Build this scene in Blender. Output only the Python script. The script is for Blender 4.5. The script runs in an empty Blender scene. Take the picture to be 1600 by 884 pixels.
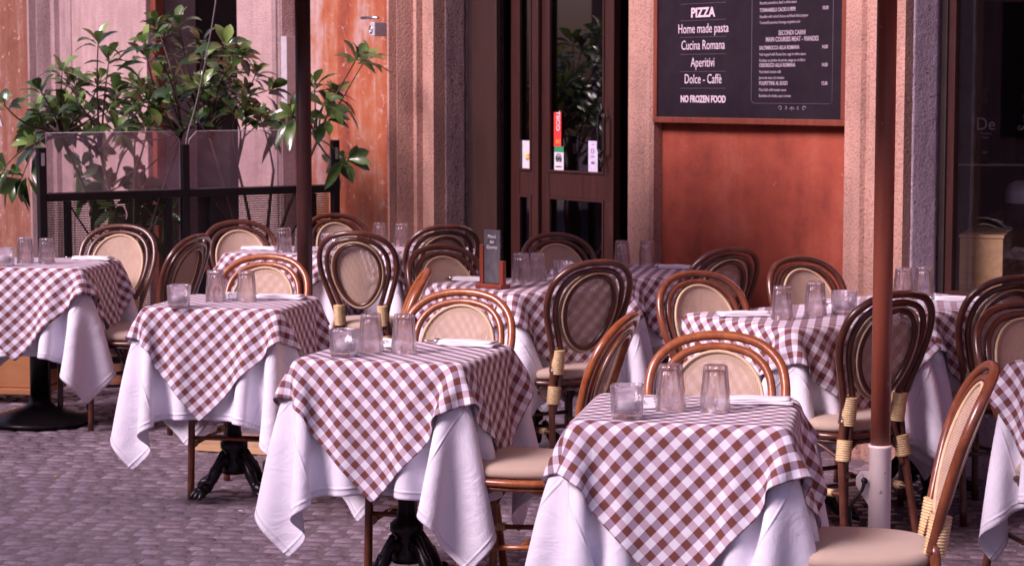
import bpy, bmesh, math, random
import numpy as np
from mathutils import Vector, Matrix
R = math.radians
random.seed(7)
sc = bpy.context.scene
col = sc.collection

# ------------------------------------------------------------------ camera, world, sun, exposure
cam_d = bpy.data.cameras.new('camera'); cam = bpy.data.objects.new('camera', cam_d); col.objects.link(cam)
cam_d.sensor_width = 36.0; cam_d.lens = 36.0 * 3360 / 1600
cam_d.clip_start = 0.1; cam_d.clip_end = 300
cam.location = (0, 0, 1.66)
cam.rotation_euler = (R(90) - math.atan(305 / 3360), 0, 0)
cam_d.dof.use_dof = True; cam_d.dof.focus_distance = 6.9; cam_d.dof.aperture_fstop = 9.0
sc.camera = cam

SUN_EL, SUN_AZ = 38.0, 235.0            # azimuth of the light, clockwise from +Y
world = bpy.data.worlds.new("World"); sc.world = world; world.use_nodes = True
wn = world.node_tree; wn.nodes.clear()
wo = wn.nodes.new('ShaderNodeOutputWorld'); wb = wn.nodes.new('ShaderNodeBackground')
sky = wn.nodes.new('ShaderNodeTexSky'); sky.sky_type = 'NISHITA'; sky.sun_disc = False
sky.sun_elevation = R(SUN_EL); sky.sun_rotation = R(SUN_AZ); sky.dust_density = 4.0; sky.air_density = 1.0
tint = wn.nodes.new('ShaderNodeMix'); tint.data_type = 'RGBA'; tint.blend_type = 'MULTIPLY'
tint.inputs[0].default_value = 1.0; tint.inputs[7].default_value = (0.96, 0.74, 0.96, 1)
wn.links.new(sky.outputs[0], tint.inputs[6]); wn.links.new(tint.outputs[2], wb.inputs[0])
wb.inputs[1].default_value = 0.075
wn.links.new(wb.outputs[0], wo.inputs[0])
sl = bpy.data.lights.new('sun', 'SUN'); sl.energy = 2.9; sl.angle = R(24); sl.color = (1.0, 0.81, 0.91)
so = bpy.data.objects.new('sun', sl); col.objects.link(so)
so.rotation_euler = (R(90 - SUN_EL), 0, R(180 - SUN_AZ) + R(0))
_az = R(SUN_AZ); _d = Vector((math.sin(_az) * math.cos(R(SUN_EL)), math.cos(_az) * math.cos(R(SUN_EL)), math.sin(R(SUN_EL))))
so.rotation_euler = _d.to_track_quat('Z', 'Y').to_euler()
vs = sc.view_settings; vs.view_transform = 'Standard'; vs.look = 'None'; vs.gamma = 1; vs.use_curve_mapping = False
vs.exposure = 0.95
sc.cycles.max_bounces = 10; sc.cycles.transparent_max_bounces = 16; sc.cycles.transmission_bounces = 10
sc.cycles.caustics_reflective = False; sc.cycles.caustics_refractive = True; sc.cycles.blur_glossy = 0.5
sc.cycles.use_denoising = True; sc.cycles.sample_clamp_indirect = 6.0

# ------------------------------------------------------------------ material helpers
class NT:
    def __init__(s, name):
        s.m = bpy.data.materials.new(name); s.m.use_nodes = True
        s.t = s.m.node_tree; s.t.nodes.clear()
        s.out = s.n('OutputMaterial'); s.b = s.n('BsdfPrincipled'); s.l(s.b.outputs[0], s.out.inputs[0])
    def n(s, k, **kw):
        x = s.t.nodes.new('ShaderNode' + k)
        for a, v in kw.items(): setattr(x, a, v)
        return x
    def l(s, a, b): s.t.links.new(a, b)
    def val(s, a, v): s.b.inputs[a].default_value = v
    def coord(s, kind='Object', scale=(1, 1, 1), src=None):
        tc = s.n('TexCoord'); mp = s.n('Mapping'); mp.inputs['Scale'].default_value = scale
        s.l(tc.outputs[kind], mp.inputs[0]); return mp.outputs[0]
    def noise(s, vec, scale, detail=4, rough=.55, dist=0):
        x = s.n('TexNoise'); x.inputs['Scale'].default_value = scale; x.inputs['Detail'].default_value = detail
        x.inputs['Roughness'].default_value = rough; x.inputs['Distortion'].default_value = dist
        s.l(vec, x.inputs['Vector']); return x.outputs['Fac']
    def ramp(s, fac, stops):
        x = s.n('ValToRGB'); e = x.color_ramp.elements
        while len(e) > 1: e.remove(e[0])
        e[0].position = stops[0][0]; e[0].color = (*stops[0][1], 1)
        for p, c in stops[1:]:
            k = e.new(p); k.color = (*c, 1)
        s.l(fac, x.inputs[0]); return x.outputs[0]
    def math(s, op, a, b=None, c=None):
        x = s.n('Math', operation=op)
        for i, v in enumerate((a, b, c)):
            if v is None: continue
            if isinstance(v, (int, float)): x.inputs[i].default_value = v
            else: s.l(v, x.inputs[i])
        return x.outputs[0]
    def mix(s, fac, a, b, mode='MIX'):
        x = s.n('Mix', data_type='RGBA', blend_type=mode)
        for i, v in ((0, fac), (6, a), (7, b)):
            if isinstance(v, (int, float)): x.inputs[i].default_value = v
            elif isinstance(v, tuple): x.inputs[i].default_value = (*v, 1)
            else: s.l(v, x.inputs[i])
        return x.outputs[2]
    def bump(s, h, dist, strength=1.0):
        x = s.n('Bump'); x.inputs['Distance'].default_value = dist; x.inputs['Strength'].default_value = strength
        s.l(h, x.inputs['Height']); s.l(x.outputs[0], s.b.inputs['Normal'])
    def color(s, c): s.l(c, s.b.inputs['Base Color'])

M = {}
def plain(name, c, rough=.5, metal=0, var=.12, scale=30, bump=0, coat=0):
    t = NT(name); v = t.coord()
    n = t.noise(v, scale)
    lo = tuple(x * (1 - var) for x in c); hi = tuple(min(1, x * (1 + var)) for x in c)
    t.color(t.ramp(n, [(.3, lo), (.7, hi)])); t.val('Roughness', rough); t.val('Metallic', metal); t.val('Coat Weight', coat)
    if bump: t.bump(n, bump)
    M[name] = t.m; return t.m

def plaster(name, stops, scale=1.6, chip=(.62, .40, .36), chip_amt=.70, streak=.40, seed=0.0):
    t = NT(name); tc = t.n('TexCoord')
    mp = t.n('Mapping'); mp.inputs['Scale'].default_value = (2.2, 2.2, .28); mp.inputs['Location'].default_value = (seed, seed * 2, 0); t.l(tc.outputs['Object'], mp.inputs[0])
    mp2 = t.n('Mapping'); mp2.inputs['Location'].default_value = (seed * 3, 0, seed); t.l(tc.outputs['Object'], mp2.inputs[0])
    a = t.noise(mp.outputs[0], scale, 6, .62, .6)
    b = t.noise(mp2.outputs[0], 5, 8, .68)
    st3 = t.n('Mapping'); st3.inputs['Scale'].default_value = (5.5, 5.5, .10); st3.inputs['Location'].default_value = (seed, 0, 0); t.l(tc.outputs['Object'], st3.inputs[0])
    d_ = t.noise(st3.outputs[0], 1.0, 5, .6)
    f = t.math('ADD', t.math('ADD', t.math('MULTIPLY', a, .40), t.math('MULTIPLY', b, .60 - streak)), t.math('MULTIPLY', d_, streak))
    c = t.ramp(f, stops)
    ch = t.noise(mp2.outputs[0], 13, 9, .72, .3)
    mask = t.ramp(ch, [(chip_amt - .02, (0, 0, 0)), (chip_amt + .015, (1, 1, 1))])
    c = t.mix(mask, c, chip)
    t.color(c); t.val('Roughness', .85)
    t.bump(t.math('ADD', t.math('MULTIPLY', ch, .6), b), .004)
    M[name] = t.m; return t

plaster('orange_plaster', [(.39, (.15, .032, .016)), (.45, (.27, .060, .024)), (.495, (.32, .085, .033)), (.53, (.34, .125, .065)), (.56, (.37, .20, .16)), (.61, (.42, .30, .29))], streak=.30, seed=2.3, chip=(.42, .22, .18), chip_amt=.60)
plaster('ochre_plaster', [(.40, (.115, .033, .017)), (.47, (.155, .051, .027)), (.53, (.19, .074, .045)), (.59, (.25, .16, .14))], streak=.22, seed=5.1, chip_amt=.63)
plaster('red_plaster', [(.41, (.22, .038, .021)), (.47, (.28, .050, .026)), (.53, (.32, .060, .031)), (.60, (.36, .085, .048))], streak=.10, seed=9.0, chip=(.42, .20, .13), chip_amt=.70)

def stone(name, base, dark, seed=0, pit=.60, bump=.006):
    t = NT(name); tc = t.n('TexCoord')
    mp = t.n('Mapping'); mp.inputs['Location'].default_value = (seed, seed, seed); t.l(tc.outputs['Object'], mp.inputs[0])
    st = t.n('Mapping'); st.inputs['Scale'].default_value = (3, 3, .35); st.inputs['Location'].default_value = (seed, 0, 0); t.l(tc.outputs['Object'], st.inputs[0])
    a = t.noise(mp.outputs[0], 3.0, 6, .6); s_ = t.noise(st.outputs[0], 4.0, 6, .65)
    f = t.math('ADD', t.math('MULTIPLY', a, .5), t.math('MULTIPLY', s_, .5))
    c = t.ramp(f, [(.32, dark), (.55, base), (.72, tuple(min(1, x * 1.25) for x in base))])
    g = t.noise(mp.outputs[0], 75, 3, .6)
    c = t.mix(1.0, c, t.ramp(g, [(.33, (.70, .66, .66)), (.50, (1, 1, 1))]), 'MULTIPLY')
    v = t.n('TexVoronoi'); v.inputs['Scale'].default_value = 55; t.l(mp.outputs[0], v.inputs['Vector'])
    p = t.noise(mp.outputs[0], 30, 5, .7)
    pm = t.ramp(p, [(pit, (1, 1, 1)), (pit + .05, (.45, .36, .34))])
    c = t.mix(1.0, c, pm, 'MULTIPLY')
    t.color(c); t.val('Roughness', .88)
    t.bump(t.math('ADD', g, t.math('MULTIPLY', t.math('GREATER_THAN', p, pit + .02), -1.6)), bump)
    M[name] = t.m
stone('travertine', (.44, .245, .19), (.28, .155, .12), 1.0, .65)
stone('pale_portal_stone', (.42, .285, .27), (.28, .185, .175), 4.0, .66)
stone('grey_moulding_stone', (.33, .225, .22), (.20, .13, .13), 6.0, .66)
stone('rough_jamb_stone', (.34, .215, .215), (.20, .12, .125), 9.0, .60, .006)
stone('lilac_jamb_stone', (.62, .49, .56), (.44, .33, .38), 12.0, .62, .005)

def rattan(name, c1, c2, c3):
    t = NT(name); v = t.coord('Object', (1, 1, 1))
    a = t.noise(v, 9, 5, .6, .4); g = t.noise(t.coord('Object', (60, 60, 8)), 1.0, 3, .6)
    c = t.ramp(t.math('ADD', t.math('MULTIPLY', a, .75), t.math('MULTIPLY', g, .25)), [(.33, c1), (.5, c2), (.66, c3)])
    t.color(c); t.val('Roughness', .28); t.val('Coat Weight', .4); t.val('Coat Roughness', .22); t.bump(g, .0008)
    M[name] = t.m
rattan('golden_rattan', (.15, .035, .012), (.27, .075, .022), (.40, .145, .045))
rattan('shaded_rattan', (.040, .012, .008), (.078, .022, .012), (.135, .043, .020))  # golden rattan again, with the shade on the rear chairs put into its colour
plain('binding', (.60, .44, .23), .5, var=.2, scale=60)
plain('trim_cord', (.58, .42, .27), .6)
def fabric(name, c, n2=400, rough=.9, bump=.0006, sheen=.2):
    t = NT(name); v = t.coord()
    a = t.noise(v, 6, 4); b = t.noise(v, n2, 2)
    t.color(t.mix(b, t.ramp(a, [(.3, tuple(x * .93 for x in c)), (.7, c)]), tuple(x * .86 for x in c)))
    t.val('Roughness', rough); t.val('Sheen Weight', sheen)
    t.bump(t.math('ADD', t.math('MULTIPLY', a, 4.0), b), bump)
    M[name] = t.m
fabric('seat_fabric', (.50, .375, .29), bump=.002)
def linen():
    t = NT('white_linen'); uv = t.n('UVMap'); uv.uv_map = 'UVMap'; sep = t.n('SeparateXYZ'); t.l(uv.outputs[0], sep.inputs[0])
    a = t.noise(uv.outputs[0], 4, 4); wv = t.noise(uv.outputs[0], 700, 2); wr = t.noise(uv.outputs[0], 7, 5, .6, 1.2); w2 = t.noise(uv.outputs[0], 2.2, 3, .5, .6)
    t.color(t.ramp(a, [(.3, (.72, .695, .79)), (.7, (.77, .745, .83))])); t.val('Roughness', .9); t.val('Sheen Weight', .1)
    def crease(o, ph):   # ironed fold lines, and the stitched hem
        f = t.math('ABSOLUTE', t.math('SUBTRACT', t.math('FRACT', t.math('ADD', t.math('DIVIDE', o, .35), 10.5 + ph)), .5))
        m_ = t.n('MapRange'); m_.interpolation_type = 'SMOOTHSTEP'; t.l(f, m_.inputs[0]); m_.inputs[1].default_value = .0; m_.inputs[2].default_value = .022
        m_.inputs[3].default_value = 1; m_.inputs[4].default_value = 0
        h_ = t.math('MULTIPLY', t.math('GREATER_THAN', t.math('ABSOLUTE', o), HEM - .016), -.5)
        return t.math('ADD', m_.outputs[0], h_)
    h = t.math('ADD', crease(sep.outputs[0], 0), crease(sep.outputs[1], 0))
    h = t.math('ADD', t.math('MULTIPLY', h, .8), t.math('ADD', t.math('MULTIPLY', wr, 2.6), t.math('MULTIPLY', w2, 7.0)))
    t.bump(t.math('ADD', h, t.math('MULTIPLY', wv, .12)), .0030); M['white_linen'] = t.m
HEM = .725
linen()
fabric('paper_napkin', (.84, .80, .84), 300)
# cane weave: fine holes you can see through
def cane(name, c, hole):
    t = NT(name); tc = t.n('TexCoord'); sep = t.n('SeparateXYZ'); t.l(tc.outputs['Object'], sep.inputs[0])
    w = 2 * math.pi / .0068
    sx = t.math('SINE', t.math('MULTIPLY', sep.outputs[0], w)); sz = t.math('SINE', t.math('MULTIPLY', sep.outputs[2], w))
    h = t.math('GREATER_THAN', t.math('MINIMUM', sx, sz), hole)
    n = t.noise(tc.outputs['Object'], 12, 4)
    t.color(t.ramp(n, [(.3, tuple(x * .85 for x in c)), (.7, c)])); t.val('Roughness', .55)
    t.l(t.math('SUBTRACT', 1.0, h), t.b.inputs['Alpha'])
    t.bump(t.math('MULTIPLY', sx, sz), .001)
    M[name] = t.m
cane('cane_weave', (.60, .43, .32), .42)

# gingham on the cloth's own UVs (metres)
def gingham():
    t = NT('gingham'); uv = t.n('UVMap'); uv.uv_map = 'UVMap'; sep = t.n('SeparateXYZ'); t.l(uv.outputs[0], sep.inputs[0])
    q = .0232
    wv = t.noise(uv.outputs[0], 22, 3)
    def stripe(o):
        f = t.math('FRACT', t.math('DIVIDE', t.math('ADD', t.math('ADD', o, 50.0), t.math('MULTIPLY', wv, .0016)), 2 * q))
        tri = t.math('ABSOLUTE', t.math('SUBTRACT', f, .5))         # 0..0.5
        mr = t.n('MapRange'); mr.interpolation_type = 'SMOOTHSTEP'; t.l(tri, mr.inputs[0])
        mr.inputs[1].default_value = .235; mr.inputs[2].default_value = .265
        return mr.outputs[0]
    a, b = stripe(sep.outputs[0]), stripe(sep.outputs[1])
    c = t.mix(b, t.mix(a, (.75, .74, .82), (.52, .40, .48)), t.mix(a, (.31, .225, .30), (.150, .038, .028)))
    n = t.noise(uv.outputs[0], 3.5, 4)
    c = t.mix(1.0, c, t.ramp(n, [(.3, (.90, .88, .88)), (.65, (1, 1, 1))]), 'MULTIPLY')
    t.color(c); t.val('Roughness', .85); t.val('Sheen Weight', .15)
    th = t.noise(uv.outputs[0], 600, 2); cr = t.noise(uv.outputs[0], 7, 5, .6, 1.0); c2 = t.noise(uv.outputs[0], 2.5, 3, .5, .6)
    t.bump(t.math('ADD', t.math('ADD', t.math('MULTIPLY', cr, 6.0), t.math('MULTIPLY', c2, 16.0)), th), .0010)
    M['gingham'] = t.m
gingham()

# glass
def glass(name, c=(1, 1, 1), ior=1.47, rough=0.0):
    t = NT(name); t.t.nodes.remove(t.b); g = t.n('BsdfGlass'); g.inputs['Color'].default_value = (*c, 1)
    g.inputs['IOR'].default_value = ior; g.inputs['Roughness'].default_value = rough
    t.l(g.outputs[0], t.out.inputs[0]); M[name] = t.m
glass('tumbler_glass', (1.0, 1.0, 1.0), 1.50)
def thin_glass(name):
    t = NT(name); t.t.nodes.remove(t.b)
    tr = t.n('BsdfTransparent'); tr.inputs[0].default_value = (.985, .975, .99, 1)
    gl = t.n('BsdfGlossy'); gl.inputs['Roughness'].default_value = .02; gl.inputs[0].default_value = (1, .97, 1, 1)
    df = t.n('BsdfTranslucent'); df.inputs[0].default_value = (.90, .86, .95, 1)
    lw = t.n('LayerWeight'); lw.inputs[0].default_value = .5
    m1 = t.n('MixShader'); t.l(t.math('ADD', t.math('MULTIPLY', t.math('POWER', lw.outputs['Facing'], 2.6), .80), .09), m1.inputs[0]); t.l(tr.outputs[0], m1.inputs[1]); t.l(gl.outputs[0], m1.inputs[2])
    m2 = t.n('MixShader'); t.l(t.math('ADD', t.math('MULTIPLY', t.math('POWER', lw.outputs['Facing'], 2.6), .30), .0), m2.inputs[0]); t.l(m1.outputs[0], m2.inputs[1]); t.l(df.outputs[0], m2.inputs[2])  # pale translucent edge puts bright rim highlights into the glass
    g = t.n('BsdfGlass'); g.inputs['IOR'].default_value = 1.42; g.inputs['Roughness'].default_value = .0; g.inputs[0].default_value = (1, .99, 1, 1)
    m3 = t.n('MixShader'); m3.inputs[0].default_value = .48; t.l(m2.outputs[0], m3.inputs[1]); t.l(g.outputs[0], m3.inputs[2])
    t.l(m3.outputs[0], t.out.inputs[0]); M[name] = t.m
thin_glass('tumbler_glass')
glass('bottle_glass', (.10, .14, .22), 1.5)
def pane(name, tintc=(1, 1, 1), haze=0.0, hazec=(.6, .55, .6), smudge=0.0, refl=.05):
    t = NT(name); t.t.nodes.remove(t.b)
    tr = t.n('BsdfTransparent'); tr.inputs[0].default_value = (*tintc, 1)
    gl = t.n('BsdfGlossy'); gl.inputs['Roughness'].default_value = .01
    lw = t.n('LayerWeight'); lw.inputs[0].default_value = .5
    fr = t.math('ADD', t.math('MULTIPLY', t.math('POWER', lw.outputs['Facing'], 4.0), .9), refl)
    mx = t.n('MixShader'); t.l(fr, mx.inputs[0]); t.l(tr.outputs[0], mx.inputs[1]); t.l(gl.outputs[0], mx.inputs[2])
    last = mx.outputs[0]
    if haze:
        df = t.n('BsdfDiffuse'); df.inputs[0].default_value = (*hazec, 1); m2 = t.n('MixShader')
        nn = t.noise(t.coord(), 5, 7, .7, .8)
        fac = t.math('ADD', haze, t.math('MULTIPLY', t.math('SUBTRACT', nn, .45), smudge))
        fac = t.math('MAXIMUM', fac, .02)
        t.l(fac, m2.inputs[0]); t.l(last, m2.inputs[1]); t.l(df.outputs[0], m2.inputs[2]); last = m2.outputs[0]
    t.l(last, t.out.inputs[0]); M[name] = t.m
pane('window_pane', (.93, .93, .93), refl=.07); pane('door_pane', (.62, .58, .62), refl=.16); pane('screen_pane', (.97, .95, .96), .10, (.62, .52, .60), .40)
# woven screen of the fence
def mesh_screen():
    t = NT('mesh_screen'); tc = t.n('TexCoord'); sep = t.n('SeparateXYZ'); t.l(tc.outputs['Object'], sep.inputs[0])
    s = t.math('SINE', t.math('MULTIPLY', sep.outputs[2], 2 * math.pi / .013))
    sx = t.math('SINE', t.math('MULTIPLY', sep.outputs[0], 2 * math.pi / .009))
    op = t.math('MAXIMUM', t.math('GREATER_THAN', s, .05), t.math('GREATER_THAN', sx, .80))
    t.l(op, t.b.inputs['Alpha'])
    t.color(t.ramp(t.noise(tc.outputs['Object'], 4, 5), [(.3, (.018, .013, .014)), (.7, (.05, .034, .034))])); t.val('Roughness', .7)
    M['mesh_screen'] = t.m
mesh_screen()

plain('black_metal', (.013, .011, .013), .42, .4, .25, 20)
plain('cast_iron', (.022, .018, .020), .33, .7, .3, 40, .001)
plain('steel', (.55, .53, .54), .25, 1.0)
plain('chalk_writing', (.72, .68, .72), .8)
plain('sign_writing', (.58, .47, .53), .7)
plain('small_writing', (.36, .29, .33), .7)
plain('faint_writing', (.26, .21, .25), .7)
plain('faint_line', (.10, .07, .10), .6)
plain('wax', (.86, .80, .84), .5)
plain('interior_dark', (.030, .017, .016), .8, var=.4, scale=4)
plain('dark_door_wood', (.018, .010, .010), .5, var=.4, scale=6)
plain('table_wood', (.20, .10, .05), .5)
plain('rubber', (.015, .014, .015), .6)
plain('sticker_white', (.56, .51, .54), .5); plain('sticker_red', (.58, .035, .03), .5); plain('sticker_green', (.03, .22, .10), .5)
plain('sticker_yellow', (.75, .50, .10), .5); plain('sticker_ink', (.03, .04, .04), .6); plain('sticker_lilac', (.50, .44, .58), .5)
plain('white_paint', (.66, .58, .60), .45, var=.06, scale=9)
plain('grey_plastic', (.42, .38, .40), .4)
plain('canvas', (.62, .52, .44), .9)
plain('terracotta', (.36, .14, .07), .8)
plain('soil', (.03, .02, .015), .95)
plain('cable_grey', (.28, .25, .27), .5, .3)
def wood(name, c1, c2, rough=.4, scale=(18, 18, 1.2), coat=.2):
    t = NT(name); v = t.coord('Object', scale); a = t.noise(v, 1.6, 6, .6, 1.2)
    t.color(t.ramp(a, [(.3, c1), (.7, c2)])); t.val('Roughness', rough); t.val('Coat Weight', coat); t.bump(a, .001); M[name] = t.m
wood('door_wood', (.022, .007, .006), (.048, .014, .011), .38)
wood('shutter_wood', (.022, .008, .006), (.038, .014, .010), .5)
wood('frame_wood', (.13, .030, .018), (.22, .055, .030), .42)
wood('menu_wood', (.16, .028, .016), (.26, .05, .026), .35)
wood('crate_wood', (.42, .25, .12), (.58, .37, .20), .6, (1.2, 1.2, 14))
wood('ochre_wood', (.30, .12, .04), (.42, .18, .07), .6, (1.2, 1.2, 14))
def chalkboard(name, c, dust):
    t = NT(name); n = t.noise(t.coord(), 7, 7, .7, .7)
    t.color(t.ramp(n, [(.35, c), (.72, tuple(x + dust for x in c))])); t.val('Roughness', .8); t.val('Specular IOR Level', .2); M[name] = t.m
chalkboard('menu_panel', (.010, .0045, .010), .006); chalkboard('slate', (.06, .05, .062), .10)
def worn_pole():
    t = NT('pole_paint'); v = t.coord(); n = t.noise(v, 34, 7, .7); s = t.noise(t.coord('Object', (9, 9, 1.0)), 2, 5)
    c = t.ramp(s, [(.35, (.20, .050, .030)), (.65, (.29, .078, .044))])
    c = t.mix(t.ramp(n, [(.63, (0, 0, 0)), (.66, (1, 1, 1))]), c, (.34, .22, .19))
    t.color(c); t.val('Roughness', .42); t.bump(n, .0006); M['pole_paint'] = t.m
    t = NT('sleeve_paint'); v = t.coord(); n = t.noise(v, 26, 6, .7)
    c = t.mix(t.ramp(n, [(.62, (0, 0, 0)), (.65, (1, 1, 1))]), (.70, .60, .58), (.17, .08, .06))
    t.color(c); t.val('Roughness', .45); M['sleeve_paint'] = t.m
worn_pole()
plain('dark_pole_paint', (.045, .013, .012), .4, var=.2, scale=14)
def leafmat():
    t = NT('leaf'); g = t.n('NewGeometry'); r = g.outputs['Random Per Island']
    at = t.n('Attribute'); at.attribute_name = 'young'
    c = t.ramp(r, [(0, (.018, .042, .012)), (.4, (.042, .090, .020)), (.75, (.080, .145, .034)), (1, (.13, .19, .07))])
    c = t.mix(at.outputs['Fac'], c, (.27, .42, .11))
    t.color(c); t.val('Roughness', .26); t.val('Coat Weight', .7); t.val('Coat Roughness', .12)
    t.b.inputs['Subsurface Weight'].default_value = 0
    tl = t.n('BsdfTranslucent'); t.l(c, tl.inputs[0]); mx = t.n('MixShader'); mx.inputs[0].default_value = .22
    t.l(t.b.outputs[0], mx.inputs[1]); t.l(tl.outputs[0], mx.inputs[2]); t.l(mx.outputs[0], t.out.inputs[0]); M['leaf'] = t.m
leafmat()
plain('bark', (.075, .048, .036), .85, var=.35, scale=30, bump=.004)
def cobblemat():
    t = NT('cobble'); g = t.n('NewGeometry'); v = t.coord(); n = t.noise(v, 45, 6, .65); b = t.noise(v, .8, 3)
    c = t.ramp(g.outputs['Random Per Island'], [(0, (.165, .128, .155)), (.5, (.22, .175, .212)), (1, (.28, .225, .27))])
    c = t.mix(1.0, c, t.ramp(n, [(.3, (.6, .58, .58)), (.6, (1.1, 1.1, 1.1))]), 'MULTIPLY')
    c = t.mix(1.0, c, t.ramp(b, [(.3, (.75, .72, .72)), (.7, (1.1, 1.1, 1.1))]), 'MULTIPLY')
    t.color(c); t.val('Roughness', .36); t.bump(n, .004); M['cobble'] = t.m
    t = NT('grout'); v = t.coord(); n = t.noise(v, 30, 6, .7)
    t.color(t.ramp(n, [(.3, (.10, .073, .083)), (.7, (.17, .128, .148))])); t.val('Roughness', .95); t.bump(n, .006); M['grout'] = t.m
cobblemat()

# ------------------------------------------------------------------ geometry helpers
def mesh_obj(name, verts, faces, mat, parent=None, smooth=True, uvs=None, loc=None):
    me = bpy.data.meshes.new(name); me.from_pydata([tuple(v) for v in verts], [], [tuple(f) for f in faces]); me.update()
    if smooth: me.polygons.foreach_set('use_smooth', [True] * len(me.polygons))
    if mat: me.materials.append(M[mat])
    o = bpy.data.objects.new(name, me); col.objects.link(o)
    if parent: o.parent = parent
    if loc: o.location = loc
    return o
class MB:
    def __init__(s): s.v = []; s.f = []; s.sm = []
    def add(s, vs, fs, smooth=True):
        k = len(s.v); s.v += [tuple(v) for v in vs]; s.f += [tuple(i + k for i in f) for f in fs]; s.sm += [smooth] * len(fs)
    def box(s, c, d, rot=None, bev=0.0):
        bm = bmesh.new(); bmesh.ops.create_cube(bm, size=1)
        for v in bm.verts: v.co = Vector((v.co.x * d[0], v.co.y * d[1], v.co.z * d[2]))
        if bev: bmesh.ops.bevel(bm, geom=bm.edges[:], offset=bev, segments=2, profile=.6, affect='EDGES')
        m = Matrix.Translation(c) @ (rot.to_4x4() if rot else Matrix.Identity(4))
        bm.verts.index_update()
        s.add([m @ v.co for v in bm.verts], [[v.index for v in f.verts] for f in bm.faces], False); bm.free()
    def span(s, a, b, bev=0.0):
        s.box([(a[i] + b[i]) / 2 for i in range(3)], [abs(b[i] - a[i]) for i in range(3)], None, bev)
    def tube(s, pts, r, n=10, closed=False, flat=None):
        pts = [Vector(p) for p in pts]; N = len(pts)
        rr = r if hasattr(r, '__len__') else [r] * N
        vs = []; T = []
        for i in range(N):
            a = pts[(i - 1) % N] if (closed or i) else pts[i]; b = pts[(i + 1) % N] if (closed or i < N - 1) else pts[i]
            T.append((b - a).normalized())
        up = Vector((0, 0, 1)) if abs(T[0].z) < .9 else Vector((0, 1, 0))
        nrm = (up - T[0] * up.dot(T[0])).normalized(); NN = []
        for i in range(N):
            nrm = (nrm - T[i] * nrm.dot(T[i])).normalized(); NN.append(nrm.copy())
        tw = 0
        if closed:
            b0 = T[0].cross(NN[0]); last = (NN[-1] - T[0] * NN[-1].dot(T[0])).normalized(); tw = math.atan2(last.dot(b0), last.dot(NN[0]))
        for i in range(N):
            bi = T[i].cross(NN[i]); off = -tw * i / N
            for k in range(n):
                a = 2 * math.pi * k / n + off; vs.append(pts[i] + (NN[i] * math.cos(a) + bi * math.sin(a)) * rr[i])
        fs = []
        for i in range(N if closed else N - 1):
            j = (i + 1) % N
            for k in range(n): fs.append((i * n + k, i * n + (k + 1) % n, j * n + (k + 1) % n, j * n + k))
        if not closed: fs += [tuple(range(n))[::-1], tuple((N - 1) * n + k for k in range(n))]
        s.add(vs, fs)
    def lathe(s, prof, n=24, c=(0, 0, 0), fac=None, caps=True):
        vs = []; N = len(prof)
        for r, z in prof:
            for k in range(n):
                a = 2 * math.pi * k / n; q = r * (fac(a, r, z) if fac else 1)
                vs.append((c[0] + q * math.cos(a), c[1] + q * math.sin(a), c[2] + z))
        fs = [(i * n + k, i * n + (k + 1) % n, (i + 1) * n + (k + 1) % n, (i + 1) * n + k) for i in range(N - 1) for k in range(n)]
        if caps: fs += [tuple(range(n))[::-1], tuple((N - 1) * n + k for k in range(n))]
        s.add(vs, fs)
    def build(s, name, mat, parent=None, sub=0):
        me = bpy.data.meshes.new(name); me.from_pydata(s.v, [], s.f); me.update()
        me.polygons.foreach_set('use_smooth', s.sm)
        me.materials.append(M[mat]); o = bpy.data.objects.new(name, me); col.objects.link(o)
        if parent: o.parent = parent
        if sub:
            md = o.modifiers.new('sub', 'SUBSURF'); md.levels = md.render_levels = sub
        return o
def tag(o, label=None, cat=None, group=None, kind=None):
    if label: o['label'] = label
    if cat: o['category'] = cat
    if group: o['group'] = group
    if kind: o['kind'] = kind
    return o
def empty(name, loc, rz=0, label=None, cat=None, group=None):
    o = bpy.data.objects.new(name, None); col.objects.link(o); o.location = loc; o.rotation_euler = (0, 0, rz)
    o.empty_display_size = .1; return tag(o, label, cat, group)
KIDS = {}
def copy_tree(o, parent=None):
    c = o.copy(); col.objects.link(c); c.parent = parent
    for ch in [x for x in ALL_CH(o)]: copy_tree(ch, c)
    return c
def ALL_CH(o): return list(o.children)
def smooth_path(pts, n=6, closed=False):
    P = [Vector(p) for p in pts]; N = len(P); out = []
    for i in range(N if closed else N - 1):
        if closed: p0, p1, p2, p3 = P[(i - 1) % N], P[i], P[(i + 1) % N], P[(i + 2) % N]
        else: p0, p1, p2, p3 = P[max(i - 1, 0)], P[i], P[i + 1], P[min(i + 2, N - 1)]
        for k in range(n):
            t = k / n
            out.append(.5 * ((2 * p1) + (p2 - p0) * t + (2 * p0 - 5 * p1 + 4 * p2 - p3) * t * t + (3 * p1 - p0 - 3 * p2 + p3) * t ** 3))
    if not closed: out.append(P[-1])
    return out
def text_mesh(body, size, mat, parent, loc, rot=(R(90), 0, 0), xs=1.0, bold=0.0, align='CENTER', name='writing'):
    cu = bpy.data.curves.new('txt', 'FONT'); cu.body = body; cu.size = size; cu.align_x = align; cu.offset = bold; cu.extrude = .0006
    cu.resolution_u = 3
    to = bpy.data.objects.new('txt', cu); col.objects.link(to)
    dg = bpy.context.evaluated_depsgraph_get(); me = bpy.data.meshes.new_from_object(to.evaluated_get(dg))
    bpy.data.objects.remove(to); bpy.data.curves.remove(cu)
    me.name = name; me.materials.clear(); me.materials.append(M[mat])
    o = bpy.data.objects.new(name, me); col.objects.link(o); o.parent = parent
    o.location = loc; o.rotation_euler = rot; o.scale = (xs, 1, 1); return o

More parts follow.
